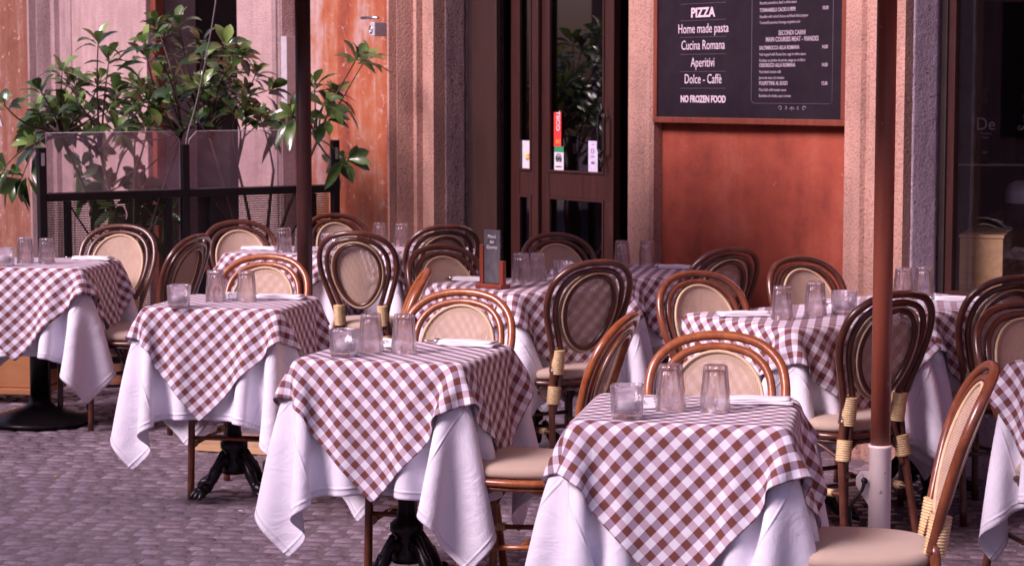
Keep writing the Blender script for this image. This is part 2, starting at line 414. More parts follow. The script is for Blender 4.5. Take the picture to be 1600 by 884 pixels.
# ------------------------------------------------------------------ ground
FZ = -.088      # level of the paving; heights in this file count from 8.8 cm above it
g = mesh_obj('ground', [(-60, -30, FZ), (60, -30, FZ), (60, 60, FZ), (-60, 60, FZ)], [(0, 1, 2, 3)], 'grout', smooth=False); tag(g, kind='structure')
def cobbles():
    rng = np.random.default_rng(3); V = []; F = []
    ang = R(-9); c, s = math.cos(ang), math.sin(ang)
    prof = np.array([0, .16, .5, .84, 1.0]); hh = np.array([0, .8, 1, .8, 0])
    ry = 0.0; y = 5.0; row = 0
    while y < 15.5:
        dy = rng.uniform(.072, .095); x = -5.5 + rng.uniform(0, .12)
        while x < 4.6:
            dx = rng.uniform(.08, .135)
            wx, wy = x * c - y * s, x * s + y * c
            if abs(wx) < .34 * wy + .6 and wy > 5.5:
                gap = .006
                cs = [(x + gap, y + gap), (x + dx - gap, y + gap), (x + dx - gap, y + dy - gap), (x + gap, y + dy - gap)]
                cs = [(a + rng.uniform(-.009, .009), b + rng.uniform(-.009, .009) + .012 * math.sin(a * 2.3)) for a, b in cs]
                k = len(V); h0 = rng.uniform(.0035, .0075); tx, ty = rng.uniform(-.004, .004, 2)
                for j in range(5):
                    for i in range(5):
                        u, v = prof[i], prof[j]
                        # round the corners
                        uu = .5 + (u - .5) * (1 - .10 * (abs(v - .5) * 2) ** 3); vv = .5 + (v - .5) * (1 - .10 * (abs(u - .5) * 2) ** 3)
                        px = (cs[0][0] * (1 - uu) + cs[1][0] * uu) * (1 - vv) + (cs[3][0] * (1 - uu) + cs[2][0] * uu) * vv
                        py = (cs[0][1] * (1 - uu) + cs[1][1] * uu) * (1 - vv) + (cs[3][1] * (1 - uu) + cs[2][1] * uu) * vv
                        z = h0 * min(hh[i], hh[j]) ** .7 + (tx * (u - .5) + ty * (v - .5)) * (min(hh[i], hh[j]) > 0) + rng.uniform(-.0008, .0008)
                        if min(hh[i], hh[j]) == 0: z = -.004
                        V.append((px * c - py * s, px * s + py * c, z + FZ))
                for j in range(4):
                    for i in range(4):
                        a = k + j * 5 + i; F.append((a, a + 1, a + 6, a + 5))
            x += dx
        y += dy; row += 1
    o = mesh_obj('cobblestone_paving', V, F, 'cobble'); tag(o, kind='structure')
cobbles()

# ------------------------------------------------------------------ the old building (local frame: x along the wall, y into it)
BP = (.78, 11.35, 0); BR = R(-55)
bld = empty('old_building', BP, BR, 'old orange plastered building with stone door surrounds behind the tables', 'building')
ZT = 6.0
def seg(name, x0, x1, mat, y0=0.0, y1=.5, z0=-.12, z1=ZT, bev=0):
    m = MB(); m.span((x0, y0, z0), (x1, y1, z1), bev); return m.build(name, mat, bld)
seg('plaster_wall', -13, -8.36, 'ochre_plaster')
seg('plaster_wall', -3.88, -2.617, 'orange_plaster')
seg('plaster_panel', -.006, 1.438, 'red_plaster', .02, .5)
seg('plaster_wall', 3.6, 7, 'red_plaster')
def extrude(name, prof, mat, z0=-.12, z1=ZT, back=.5):
    x0, x1 = prof[0][0], prof[-1][0]
    P = [(x0, back)] + list(prof) + [(x1, back)]; n = len(P); vs = []; nz = 2
    for k in range(nz):
        z = z0 + (z1 - z0) * k / (nz - 1)
        vs += [(p[0], p[1], z) for p in P]
    fs = [(i, (i + 1) % n, n + (i + 1) % n, n + i) for i in range(n)] + [tuple(range(n))[::-1], tuple(range(n, 2 * n))]
    m = MB(); m.add(vs, fs, False); return m.build(name, mat, bld)
def moulding(x0, x1, steps):
    return [(x0 + (x1 - x0) * a, b) for a, b in steps]
fancy = [(0, 0), (0, -.07), (.05, -.085), (.10, -.085), (.13, -.05), (.20, -.045), (.24, -.075), (.29, -.08), (.33, -.055), (.36, -.03), (.50, -.028), (.52, -.045), (.56, -.045), (.58, -.025), (.80, -.022), (.84, -.04), (.93, -.04), (1, -.02)]
def flip(l): return [(1 - a, b) for a, b in reversed(l)]
fancy = [(a, -.035 + (b + .05) * 2.0) if 0 < a < 1 else (a, -.02) for a, b in fancy]; fancy[0] = (0, .02)
extrude('stone_surround', moulding(-8.30, -7.56, fancy), 'grey_moulding_stone', back=.4)
seg('flat_pilaster', -7.558, -6.17, 'pale_portal_stone', -.015, .40)
seg('flat_pilaster', -4.705, -4.195, 'pale_portal_stone', -.015, .40)
extrude('stone_surround', moulding(-4.193, -3.88, flip(fancy)), 'grey_moulding_stone', back=.4)
extrude('stone_surround', moulding(-2.58, -2.163, fancy), 'travertine', back=.06)
extrude('stone_surround', moulding(-.215, -.008, [(0, 0.0), (0, -.045), (.10, -.05), (.9, -.05), (1, -.035), (1, .0)]), 'travertine', back=.05)
extrude('stone_surround', moulding(1.440, 1.806, [(0, 0), (0, -.05), (.30, -.055), (.34, -.035), (.42, -.03), (.46, -.055), (.80, -.06), (.84, -.035), (1, -.03)]), 'travertine', back=.02)
# rough reveals
def rough_block(name, x0, x1, y0, y1, mat, z0=-.12, z1=ZT, amp=.0016, ny=10, nz=150):
    # a jamb block whose edge towards the opening is worn and uneven
    V = []; F = []; rng = random.Random(5)
    prof = [(x0, y0)] + [(x1, y0 + (y1 - y0) * k / ny) for k in range(ny + 1)] + [(x0, y1)]
    n = len(prof)
    for j in range(nz + 1):
        z = z0 + (z1 - z0) * j / nz
        for i, (x, y) in enumerate(prof):
            dx = rng.uniform(-1, .3) * amp * (2.0 if i in (1, n - 2) else 1) if 0 < i < n - 1 else 0
            V.append((x + dx, y, z))
    for j in range(nz):
        for i in range(n):
            a = j * n + i; b = j * n + (i + 1) % n; F.append((a, b, b + n, a + n))
    F += [tuple(range(n))[::-1], tuple(nz * n + i for i in range(n))]
    m = MB(); m.add(V, F, True); return m.build(name, mat, bld)
rough_block('door_jamb', -2.40, -2.161, .062, .215, 'rough_jamb_stone')
rough_block('window_jamb', 1.50, 1.808, .022, .19, 'lilac_jamb_stone')
seg('stone_jamb', -2.6, -2.165, 'rough_jamb_stone', .217, .5)
seg('stone_jamb', -.253, -.01, 'travertine', .052, .5)
seg('stone_jamb', 1.40, 1.55, 'lilac_jamb_stone', .192, .5)
# lintels and ceiling of openings
seg('lintel', -6.169, -4.706, 'pale_portal_stone', 0, .4, 3.3, ZT)
seg('lintel', -2.16, -.254, 'travertine', 0, .5, 2.75, ZT)
seg('lintel', 1.809, 3.599, 'travertine', 0, .5, 2.75, ZT)
seg('window_apron', 1.809, 3.599, 'lilac_jamb_stone', .05, .5, -.12, .64)
seg('portal_side', -6.9, -6.172, 'interior_dark', .402, 1.099, 0, 3.29); seg('portal_side', -4.70, -4.2, 'interior_dark', .402, 1.099, 0, 3.29); seg('portal_soffit', -7.2, -4.2, 'interior_dark', .402, 1.2, 3.295, 3.6)
# portal: dark panelled double door far left
pd = MB(); pd.span((-7.2, 1.10, 0), (-4.2, 1.20, 3.29)); pdo = pd.build('portal_door', 'dark_door_wood', bld)
m = MB()
for x0 in (-6.50, -5.90, -5.30):
    for z0, z1 in ((.25, .95), (1.12, 1.75), (1.95, 3.0)):
        for (a, b) in (((x0, z0), (x0 + .50, z0 + .04)), ((x0, z1 - .04), (x0 + .50, z1)), ((x0, z0 + .041), (x0 + .04, z1 - .041)), ((x0 + .46, z0 + .041), (x0 + .50, z1 - .041))):
            m.span((a[0], 1.075, a[1]), (b[0], 1.099, b[1]), .004)
m.build('raised_panel', 'interior_dark', pdo)
seg('portal_frame', -6.168, -6.09, 'frame_wood', .02, .10, 0, 3.29, .01)
# restaurant room behind door and window
room = MB(); room.span((-2.7, .52, -.11), (6.8, 4.5, 3.0))
ro = room.build('room_shell', 'interior_dark', bld)
# cut the openings out of the room's front by dropping its front face
me = ro.data; bm = bmesh.new(); bm.from_mesh(me)
bmesh.ops.delete(bm, geom=[f for f in bm.faces if abs(f.normal.y) > .9 and f.calc_center_median().y < 1], context='FACES'); bm.to_mesh(me); bm.free()
seg('room_front', -.01, 1.50, 'interior_dark', .502, .53, 0, 3.0); seg('room_front', -2.7, -2.165, 'interior_dark', .502, .53, 0, 3.0); seg('room_front', 3.601, 6.8, 'interior_dark', .502, .53, 0, 3.0)
seg('door_step', -2.159, -.255, 'lilac_jamb_stone', .0, .5, 0.0, .15, .01)

# unseen building across the lane, put in to block low sky, mirrored in panes
opp = empty('unseen_building_across', BP, BR, 'unseen pale plastered building across the lane mirrored in the door panes', 'building')
m = MB(); m.span((-16, -14.0, -.12), (12, -11.0, 5.2)); m.build('wall', 'pale_portal_stone', opp)
for x_ in range(-14, 11, 3):
    m = MB(); m.span((x_, -10.998, 1.1), (x_ + 1.1, -10.96, 2.9), .01); m.build('shutter', 'interior_dark', opp)
# doors
def leaf(x0, x1, st, y=.30, zt=2.745, panes=((1.165, 2.62), (.33, 1.02)), beads=True):
    m = MB(); z0 = .152; b = .004; d = .05
    m.span((x0, y, z0), (x0 + st, y + d, zt), b); m.span((x1 - st, y, z0), (x1, y + d, zt), b)
    zs = [z0] + [v for p in sorted(panes) for v in p] + [zt]
    for k in range(0, len(zs), 2): m.span((x0 + st + .001, y + .003, zs[k]), (x1 - st - .001, y + d - .003, zs[k + 1]), b)
    o = m.build('door_leaf', 'door_wood', bld)
    bd = MB()
    for (a, c) in panes:
        for (p, q) in (((x0 + st, a), (x1 - st, a + .014)), ((x0 + st, c - .014), (x1 - st, c)), ((x0 + st, a + .0145), (x0 + st + .014, c - .0145)), ((x1 - st - .014, a + .0145), (x1 - st, c - .0145))):
            bd.span((p[0], y - .006, p[1]), (q[0], y + .012, q[1]), .003)
    bd.build('glazing_bead', 'frame_wood' if False else 'door_wood', o)
    for (a, c) in panes:
        pm = MB(); pm.span((x0 + st + .002, y + .022, a + .002), (x1 - st - .002, y + .028, c - .002)); pm.build('glass_pane', 'door_pane', o)
    return o
seg('shutter_panel', -2.095, -1.835, 'shutter_wood', .218, .25, .152, 2.745, .004)
seg('dark_gap_strip', -2.160, -2.10, 'dark_door_wood', .226, .38, .152, 2.745, .004)  # dark strip standing in for the shaded gap beside the shutter
seg('shutter_panel', -1.86, -1.80, 'dark_door_wood', .34, .38, .152, 2.745, .004)
l1 = leaf(-1.80, -1.502, .085)
l2 = leaf(-1.495, -.79, .085)
seg('door_post', -1.514, -1.482, 'door_wood', .272, .297, .152, 2.745, .006)
# leaf standing open into the room
m = MB(); m.span((-.60, .36, .152), (-.555, 1.05, 2.74), .004); l3 = m.build('open_door_leaf', 'door_wood', bld)
m = MB(); m.span((-.33, .20, .152), (-.256, .26, 2.74), .004); m.build('door_frame', 'sticker_lilac' if False else 'dark_door_wood', bld)
def handle(x, y, z0, z1, parent):
    m = MB(); w = .028
    p = [(x - w, y, z0), (x - w, y, z0 + .04), (x - w, y, z1 - .04), (x - w, y, z1), (x, y, z1 + .012), (x + w, y, z1), (x + w, y, z1 - .04), (x + w, y, z0 + .04), (x + w, y, z0), (x, y, z0 - .012)]
    m.tube(smooth_path(p, 4, True), .0075, 8, True)
    m.tube(smooth_path([(x, y, z0 - .012), (x - .012, y - .005, z0 - .04), (x + .008, y, z0 - .075), (x - .004, y, z0 - .10)], 4), [.012] * 4 + [.008] * 9, 8)
    m.tube(smooth_path([(x, y, z1 + .012), (x + .012, y - .005, z1 + .04), (x - .006, y, z1 + .07)], 4), [.011] * 4 + [.006] * 5, 8)
    m.build('handle', 'black_metal', parent)
handle(-.845, .255, 1.31, 1.50, l2); handle(-.66, .35, 1.31, 1.50, l3)
def sticker(x, z, w, h, mat, parent, y=.315, name='sticker'):
    m = MB(); m.span((x - w / 2, y, z - h / 2), (x + w / 2, y + .002, z + h / 2)); return m.build(name, mat, parent)
s1 = sticker(-1.345, 1.415, .072, .20, 'sticker_red', l2)
text_mesh('TIICO', .050, 'sticker_white', l2, (-1.353, .313, 1.465), (R(90), R(90), 0), .9, .0012, name='sticker_writing')
text_mesh('2012', .030, 'sticker_yellow', l2, (-1.335, .313, 1.335), xs=.8, name='sticker_writing')
s2 = sticker(-1.330, 1.225, .092, .115, 'sticker_white', l2); sticker(-1.330, 1.300, .092, .034, 'sticker_green', l2)
m = MB()
for dx in (-.014, .014):
    m.tube([(-1.33 + dx + .012 * math.cos(a), .3125, 1.245 + .016 * math.sin(a)) for a in [k * math.pi / 6 for k in range(12)]], .003, 6, True)
    m.tube([(-1.33 + dx + .003 * math.cos(a), .3125, 1.245 + .004 * math.sin(a)) for a in [k * math.pi / 3 for k in range(6)]], .003, 6, True)
m.tube([(-1.352, .3125, 1.268), (-1.33, .3125, 1.272), (-1.308, .3125, 1.268)], .002, 6)
m.build('sticker_emblem', 'sticker_ink', l2)
text_mesh('tripadvisor', .015, 'sticker_ink', l2, (-1.33, .313, 1.195), xs=.9, name='sticker_writing')
s3 = sticker(-1.00, 1.255, .088, .20, 'sticker_lilac', l2)
text_mesh('~\n( )\n~~\noo', .034, 'sticker_ink', l2, (-1.00, .313, 1.325), xs=.9, name='sticker_writing')
s4 = sticker(-1.66, 1.252, .085, .185, 'sticker_white', l1)
m = MB()
for k in range(8):
    a = k * math.pi / 4; m.tube([(-1.645, .313, 1.25), (-1.645 + .022 * math.cos(a), .313, 1.25 + .022 * math.sin(a))], .004, 6)
m.build('sticker_emblem', 'sticker_yellow', l1)

# window
def frame4(name, x0, x1, z0, z1, w, y0, y1, mat, parent, bev=.004):
    m = MB()
    m.span((x0, y0, z0), (x1, y1, z0 + w), bev); m.span((x0, y0, z1 - w), (x1, y1, z1), bev)
    m.span((x0, y0 + .002, z0 + w), (x0 + w, y1 - .002, z1 - w), bev); m.span((x1 - w, y0 + .002, z0 + w), (x1, y1 - .002, z1 - w), bev)
    return m.build(name, mat, parent)
win = frame4('shop_window', 1.812, 3.595, .645, 2.745, .035, .195, .255, 'dark_door_wood', bld)
frame4('inner_frame', 1.848, 3.56, .682, 2.708, .042, .205, .245, 'door_wood', win)
m = MB(); m.span((1.885, .222, .72), (3.52, .228, 2.67)); m.build('glass_pane', 'window_pane', win)

# ------------------------------------------------------------------ things in the shop window
def onwall(x, y, z=0):   # building frame -> world
    c, s = math.cos(BR), math.sin(BR); return (BP[0] + x * c - y * s, BP[1] + x * s + y * c, z)
cnt = empty('display_counter', (2.108, 10.10, 0), R(-17.8), 'pale wooden box counter inside the shop window at the right', 'counter')
m = MB(); m.span((0, 0, .10), (.20, 2.2, .955), .004); m.build('counter_body', 'crate_wood', cnt)
m = MB(); m.span((-.004, -.004, .957), (.205, 2.2, .972), .002); m.build('counter_top', 'crate_wood', cnt)
sh = MB(); sh.box((2.42, 10.34, 1.292), (.62, .16, .008), Matrix.Rotation(R(-8), 3, 'Z')); tag(sh.build('glass_shelf', 'tumbler_glass'), 'thin glass shelf holding bottles inside the shop window', 'shelf')
def bottle(x, y, z, h, label, nm, r=.036):
    b = empty('wine_bottle', (x, y, z), 0, label, 'bottle')
    k = h / .35
    m = MB(); m.lathe([(r * .8, 0), (r, .006 * k), (r, .20 * k), (r * .93, .225 * k), (r * .5, .255 * k), (r * .37, .27 * k), (r * .36, .33 * k), (r * .42, .332 * k), (r * .42, .35 * k)], 24)
    m.build('glass_body', 'bottle_glass', b)
    m = MB(); m.lathe([(r * .385, .285 * k), (r * .45, .334 * k), (r * .45, .353 * k)], 16); m.build('capsule', 'black_metal', b)
    for s, zz, sz in nm: text_mesh(s, sz, 'faint_writing', b, (0, -r - .002, zz * k), name='bottle_writing', xs=.9)
    return b
bottle(2.255, 10.30, 1.297, .355, 'dark slim wine bottle lettered De standing in the shop window', [('De', .16, .085), ('Toscana', .138, .018), ('Rosso', .12, .016), ('2012', .05, .014)])
bottle(2.47, 10.38, 1.297, .33, 'pale labelled wine bottle at the right edge of the shop window', [('GARDA', .17, .03)], .042)
w_ = MB(); w_.lathe([(.044, 1.31), (.0435, 1.40), (.0435, 1.46)], 20, (2.50, 10.38, 0), caps=False)
cm = empty('white_lidded_canister', (2.50, 10.55, 0), 0, 'pale rounded canister below the bottles in the shop window', 'canister')
m = MB(); m.lathe([(.07, .975), (.08, .98), (.08, 1.085), (.07, 1.09)], 24); m.build('canister_base', 'interior_dark', cm)
m = MB(); m.lathe([(.07, 1.091), (.078, 1.10), (.076, 1.15), (.06, 1.19), (.03, 1.205), (.001, 1.207)], 24); m.build('canister_body', 'sticker_lilac', cm)

# ------------------------------------------------------------------ menu board
mb = empty('menu_board', onwall(.69, 0, 1.478), BR, 'large dark menu board in a red brown frame beside the door', 'sign')
X0, X1, ZB, ZTB = -.70, .742, 0.0, 1.15
m = MB(); m.span((X0 + .02, -.030, .02), (X1 - .02, .012, ZTB - .02)); m.build('board_panel', 'menu_panel', mb)
frame4('board_frame', X0, X1, 0, ZTB, .030, -.045, .016, 'frame_wood', mb)
L0 = -.69   # text x is given in wall coordinates
def T(s, x, z, size, mat='sign_writing', xs=1, bold=0, al='CENTER', nm='writing'):
    text_mesh(s, size, mat, mb, (x + L0, -.0315, z - 1.478), xs=xs, bold=bold, align=al, name=nm)
T('PIZZA', .378, 2.018, .066, xs=1.05, bold=.0022)
T('Home made pasta', .380, 1.937, .068, xs=.80)
T('Cucina Romana', .380, 1.853, .068, xs=.80)
T('Aperitivi', .380, 1.765, .068, xs=.80)
T('Dolce - Caffè', .382, 1.681, .068, xs=.80)
T('NO FROZEN FOOD', .384, 1.585, .048, xs=.84, bold=.0018)
T('SECONDI CARNI', 1.047, 1.914, .032, 'small_writing', .8, .0006)
T('MAIN COURSES MEAT - VIANDES', 1.047, 1.883, .032, 'small_writing', .8, .0006)
def dish(z, name_, price, a, b):
    T(name_, .812, z, .026, 'small_writing', .8, .0006, 'LEFT'); T(price, 1.30, z, .024, 'small_writing', .8, .0005, 'RIGHT')
    T(a, .812, z - .030, .021, 'small_writing', .8, 0, 'LEFT'); T(b, .812, z - .059, .021, 'small_writing', .8, 0, 'LEFT')
dish(2.029, 'TONNARELLI CACIO E PEPE', '10.00', 'Noodles with mixed cheese and fresh black pepper', 'Tonnarelli pecorino fromage et poivre noir')
dish(1.845, 'SALTIMBOCCA ALLA ROMANA', '14.00', 'Veal topped with Parma ham, sage in white sauce', 'Escalope au jambon de parme, sauge au vin blanc')
dish(1.760, 'OSSOBUCO ALLA ROMANA', '14.00', 'Veal shank tomato milk', 'Jarret de veau a la romaine')
dish(1.672, 'POLPETTINE AL SUGO', '12.00', 'Meat balls with tomato sauce', 'Boulettes de viande, sauce tomate')
T('Bucatini pomodoro, beef e olives sauce', .812, 2.066, .021, 'small_writing', .8, 0, 'LEFT')
m = MB()
for z in (2.085, 2.00, 1.915, 1.828, 1.740, 1.655): m.span((.20 + L0, -.0318, z - 1.478), (.56 + L0, -.0306, z - 1.478 + .002))
m.tube([(.755 + L0, -.031, .75), (.755 + L0, -.031, .12), (.765 + L0, -.031, .108), (.78 + L0, -.031, .104), (1.31 + L0, -.031, .104), (1.325 + L0, -.031, .108), (1.333 + L0, -.031, .12), (1.333 + L0, -.031, .75)], .0013, 5)
m.build('ruled_line', 'faint_line', mb)
m = MB()
for s in (-1, 1):
    for (cx, r, a0, a1) in ((.085, .014, 0, 5.2), (.045, .011, 1.2, 5.6), (.015, .008, 2.0, 6.0)):
        pts = [(1.053 + L0 + s * (cx + r * math.cos(a) * (1 - .1 * a)), -.0315, .082 + r * .8 * math.sin(a) * (1 - .08 * a)) for a in [a0 + (a1 - a0) * k / 12 for k in range(13)]]
        m.tube(pts, .0013, 5)
m.tube([(1.053 + L0, -.0315, .09), (1.053 + L0, -.0315, .068)], .0016, 5)
m.build('scroll_ornament', 'small_writing', mb)

# bracket box on the wall left of the door
wb_ = empty('wall_bracket_box', onwall(-2.70, -.02, 1.96), BR, 'small grey metal box with a short bracket arm beside the stone surround', 'wall box')
m = MB(); m.span((-.020, -.11, .02), (.035, .018, .105), .005); m.build('box_body', 'grey_plastic', wb_)
m = MB(); m.tube([(.03, -.08, .13), (-.06, -.08, .135), (-.16, -.085, .135)], .010, 8); m.build('bracket_arm', 'steel', wb_)
m = MB(); m.tube([(-.005 + .018 * math.cos(a), -.113, .06 + .022 * math.sin(a)) for a in [k * math.pi / 5 for k in range(10)]], .004, 6, True); m.build('lock_ring', 'steel', wb_)
wp = empty('notice_plate', onwall(-3.86, -.10, 1.75), BR, 'small narrow grey plate on the moulding left of the dark pole', 'plate')
m = MB(); m.span((-.04, -.012, -.20), (.04, .06, .25), .003); m.build('plate_body', 'grey_plastic', wp)

# ------------------------------------------------------------------ glass fence
FA, FB = Vector((-2.60, 11.89, 0)), Vector((-1.07, 13.0, 0)); fd = (FB - FA); FL = fd.length; fr = math.atan2(fd.y, fd.x)
fn = empty('glass_screen_fence', FA, fr, 'black metal terrace screen with smudged glass panes in front of the shrubs', 'fence')
xs_m = FL * (1.883 - 2.60) / (1.064 - 2.60)
mid = .88
for x, zt in ((0, 1.33), (mid, 1.335), (FL, 1.345)):
    m = MB(); m.span((x - .022, -.022, FZ), (x + .022, .022, zt), .003); m.build('post', 'black_metal', fn)
m = MB(); m.span((.024, -.02, 1.03), (mid - .024, .02, 1.075), .003); m.build('rail', 'black_metal', fn)
m = MB(); m.span((mid + .024, -.02, 1.03), (FL - .024, .02, 1.075), .003); m.build('rail', 'black_metal', fn)
m = MB(); m.span((.024, -.02, .10), (mid - .024, .02, .14), .003); m.build('rail', 'black_metal', fn)
m = MB(); m.span((mid + .024, -.02, .10), (FL - .024, .02, .14), .003); m.build('rail', 'black_metal', fn)
for x0, x1, p0, p1 in ((.03, mid - .03, .15, .77), (mid + .03, FL - .03, 1.05, FL - .16)):
    c = .05; zt = 1.41
    left_ch = x0 > .5; P = [(x0, 1.078), (x1, 1.078)]
    P += [(x1, zt - c), (x1 - c, zt)] if not left_ch else [(x1, zt)]
    P += [(x0 + c, zt), (x0, zt - c)] if left_ch else [(x0, zt)]
    n = len(P); vs_ = [(a, -.004, b) for a, b in P] + [(a, .004, b) for a, b in P]
    fs_ = [tuple(range(n)), tuple(range(n, 2 * n))[::-1]] + [(i, n + i, n + (i + 1) % n, (i + 1) % n) for i in range(n)]
    m = MB(); m.add(vs_, fs_, False); m.build('glass_pane', 'screen_pane', fn)
    m = MB(); m.tube([(a, 0, b) for a, b in P], .0022, 5, True); m.build('pane_edge', 'grey_plastic', fn)
    m = MB(); m.span((x0, .024, .145), (x1, .026, 1.028)); m.build('woven_screen', 'mesh_screen', fn)
    for p in (p0, p1):
        m = MB(); m.span((p - .018, -.018, .142), (p + .018, .018, 1.028), .002); m.build('upright', 'black_metal', fn)
    for a, b in ((p0, p0 + .16), (p1, p1 - .16)):
        m = MB(); m.tube([(a, -.012, 1.02), (b, -.012, .78)], .006, 6); m.build('brace', 'black_metal', fn)
for x in (0, FL):
    m = MB(); m.span((x - .010, -.026, 1.23), (x + .010, -.0225, 1.30), .001); m.build('reflector_strip', 'grey_plastic', fn)

# ------------------------------------------------------------------ shrubs behind the screen
def leaf_geo(V, F, Y, base, d, up, L, W, young, rng, droop):
    side = d.cross(up).normalized(); nrm = side.cross(d).normalized(); k = len(V)
    prof = [(0, .10), (.12, .35), (.35, .85), (.62, 1.0), (.85, .62), (1.0, .04)]
    for t, w in prof:
        p = base + d * (L * t) - Vector((0, 0, 1)) * (droop * L * t * t) + nrm * (.05 * L * math.sin(t * 3.1))
        fold = .16 * w * W
        V += [tuple(p - side * W * .5 * w + nrm * fold), tuple(p), tuple(p + side * W * .5 * w + nrm * fold)]
        Y += [young] * 3
    for i in range(len(prof) - 1):
        a = k + i * 3; F += [(a, a + 1, a + 4, a + 3), (a + 1, a + 2, a + 5, a + 4)]
def shrub(base, clusters, seed, label, spread=.55):
    rng = random.Random(seed); sh_ = empty('potted_shrub', (base[0], base[1], 0), 0, label, 'shrub', 'leafy shrubs behind the glass screen')
    b = Vector((base[0], base[1], 0)); V = []; F = []; Y = []; tr = MB()
    nst = 4; forks = []
    for k in range(nst):
        x = -.16 + .32 * k / (nst - 1); f = Vector((x * 2.3 + rng.uniform(-.05, .05), rng.uniform(-.2, .2), rng.uniform(1.15, 1.4))); forks.append(f)
        tr.tube(smooth_path([(x * .5, rng.uniform(-.06, .06), .32), (x * .9, rng.uniform(-.1, .1), .8), f], 5), [.014 - .0006 * i for i in range(11)], 7)
    for (cx, cz) in clusters:
        for rep in range(2):
            yy = base[1] + rng.uniform(-spread, spread * .9) if rep == 0 else base[1] + rng.uniform(-.3, spread)
            jx = cx + (rng.uniform(-.05, .05) if rep == 0 else rng.uniform(-.15, .15)); jz = cz - .05 + (rng.uniform(-.03, .03) if rep == 0 else rng.uniform(-.18, .0))
            if jz < 1.42 and -2.6 < cx < -1.1: yy = base[1] + abs(yy - base[1]) * .8
            sc_ = yy / 12.6
            c = Vector((jx * sc_, yy, 1.66 + (jz - 1.66) * sc_)) - b
            c.z = max(c.z, .8)
            f = min(forks, key=lambda q: (q - c).length)
            mid_ = (f + c) * .5 + Vector((rng.uniform(-.06, .06), rng.uniform(-.05, .05), rng.uniform(-.04, .09)))
            if c.z > .95: tr.tube(smooth_path([f, mid_, c], 5), [.008 - .0005 * i for i in range(11)], 6)
            ax = (c - mid_).normalized(); ax = (ax + Vector((0, 0, .6))).normalized()
            n = rng.randint(7, 11); old = rng.random() < .35
            for i in range(n):
                a = i * 2.4 + rng.uniform(-.4, .4); el = .12 + .95 * (1 - i / n) if True else 0
                t1 = ax.orthogonal().normalized(); t2 = ax.cross(t1)
                out = (t1 * math.cos(a) + t2 * math.sin(a))
                inner = i / n
                d = (out * math.cos(inner * 1.1) + ax * math.sin(inner * 1.1 + .08)).normalized()
                L = rng.uniform(.125, .20) * (1 - .35 * inner); W = L * rng.uniform(.40, .52)
                young = max(0, (inner - .45) * 2.4) * (0 if old else 1) * rng.uniform(.4, 1)
                leaf_geo(V, F, Y, c - ax * (.05 * (1 - inner)) + d * .015, d, ax, L, W, min(1, young), rng, rng.uniform(.15, .75) * (1 - inner * .7))
    tr.build('trunk', 'bark', sh_)
    me = bpy.data.meshes.new('foliage'); me.from_pydata(V, [], F); me.update(); me.polygons.foreach_set('use_smooth', [True] * len(F))
    at = me.attributes.new('young', 'FLOAT', 'POINT'); at.data.foreach_set('value', Y)
    me.materials.append(M['leaf']); o = bpy.data.objects.new('foliage', me); col.objects.link(o); o.parent = sh_
CL = [(-2.92, 1.61), (-2.85, 1.4), (-2.89, 1.17), (-2.77, 1.5), (-2.62, 1.82), (-2.62, 1.61), (-2.51, 1.42), (-2.44, 1.76), (-2.38, 1.97), (-2.33, 1.69), (-2.29, 1.48), (-2.19, 1.72), (-2.14, 1.89), (-2.06, 2.06), (-2.04, 1.8), (-1.99, 1.61), (-1.88, 1.91), (-1.84, 1.72), (-1.8, 2.0), (-1.71, 1.97), (-1.69, 1.8), (-1.73, 1.63), (-1.6, 1.89), (-1.57, 1.69), (-1.52, 1.78), (-1.41, 1.69), (-1.33, 1.55), (-1.48, 1.54), (-1.12, 1.72), (-1.06, 1.65), (-0.94, 1.89), (-0.97, 1.29), (-2.48, 1.27), (-2.38, 1.14), (-2.23, 1.19), (-2.4, 1.05), (-2.25, 0.97), (-2.13, 1.1), (-2.72, 1.72), (-2.55, 1.72), (-2.23, 1.57), (-1.93, 1.76), (-2.77, 1.61), (-1.91, 2.06), (-2.46, 1.61), (-2.12, 1.61)]
shrub((-2.30, 12.75), [c for c in CL if c[0] < -2.0], 11, 'left leafy shrub with glossy green leaves rising behind the glass screen')
shrub((-1.55, 13.15), [c for c in CL if c[0] >= -2.0], 23, 'right leafy shrub with sparse sprigs reaching past the dark pole', .4)
for x, y, w_l in ((-2.30, 12.75, 'dark earthenware pot holding the left shrub behind the screen'), (-1.55, 13.15, 'dark earthenware pot holding the right shrub behind the screen')):
    p = empty('plant_pot', (x, y, 0), 0, w_l, 'pot', 'pots of the shrubs')
    m = MB(); m.lathe([(.13, FZ), (.15, FZ + .02), (.19, .30), (.205, .30), (.205, .34), (.185, .34), (.18, .30)], 28, caps=False); m.build('pot_body', 'terracotta', p)
    m = MB(); m.lathe([(.178, .30), (.17, .325), (.05, .335)], 20); m.build('soil', 'soil', p)
# cable running down to the screen
m = MB(); m.tube(smooth_path([(-1.55, 11.9, 2.75), (-1.66, 12.1, 2.10), (-1.80, 12.35, 1.60), (-1.875, 12.41, 1.36), (-1.895, 12.40, 1.08)], 6), .004, 6)
tag(m.build('hanging_cable', 'cable_grey'), 'thin grey cable slanting down to the middle post of the screen', 'cable')

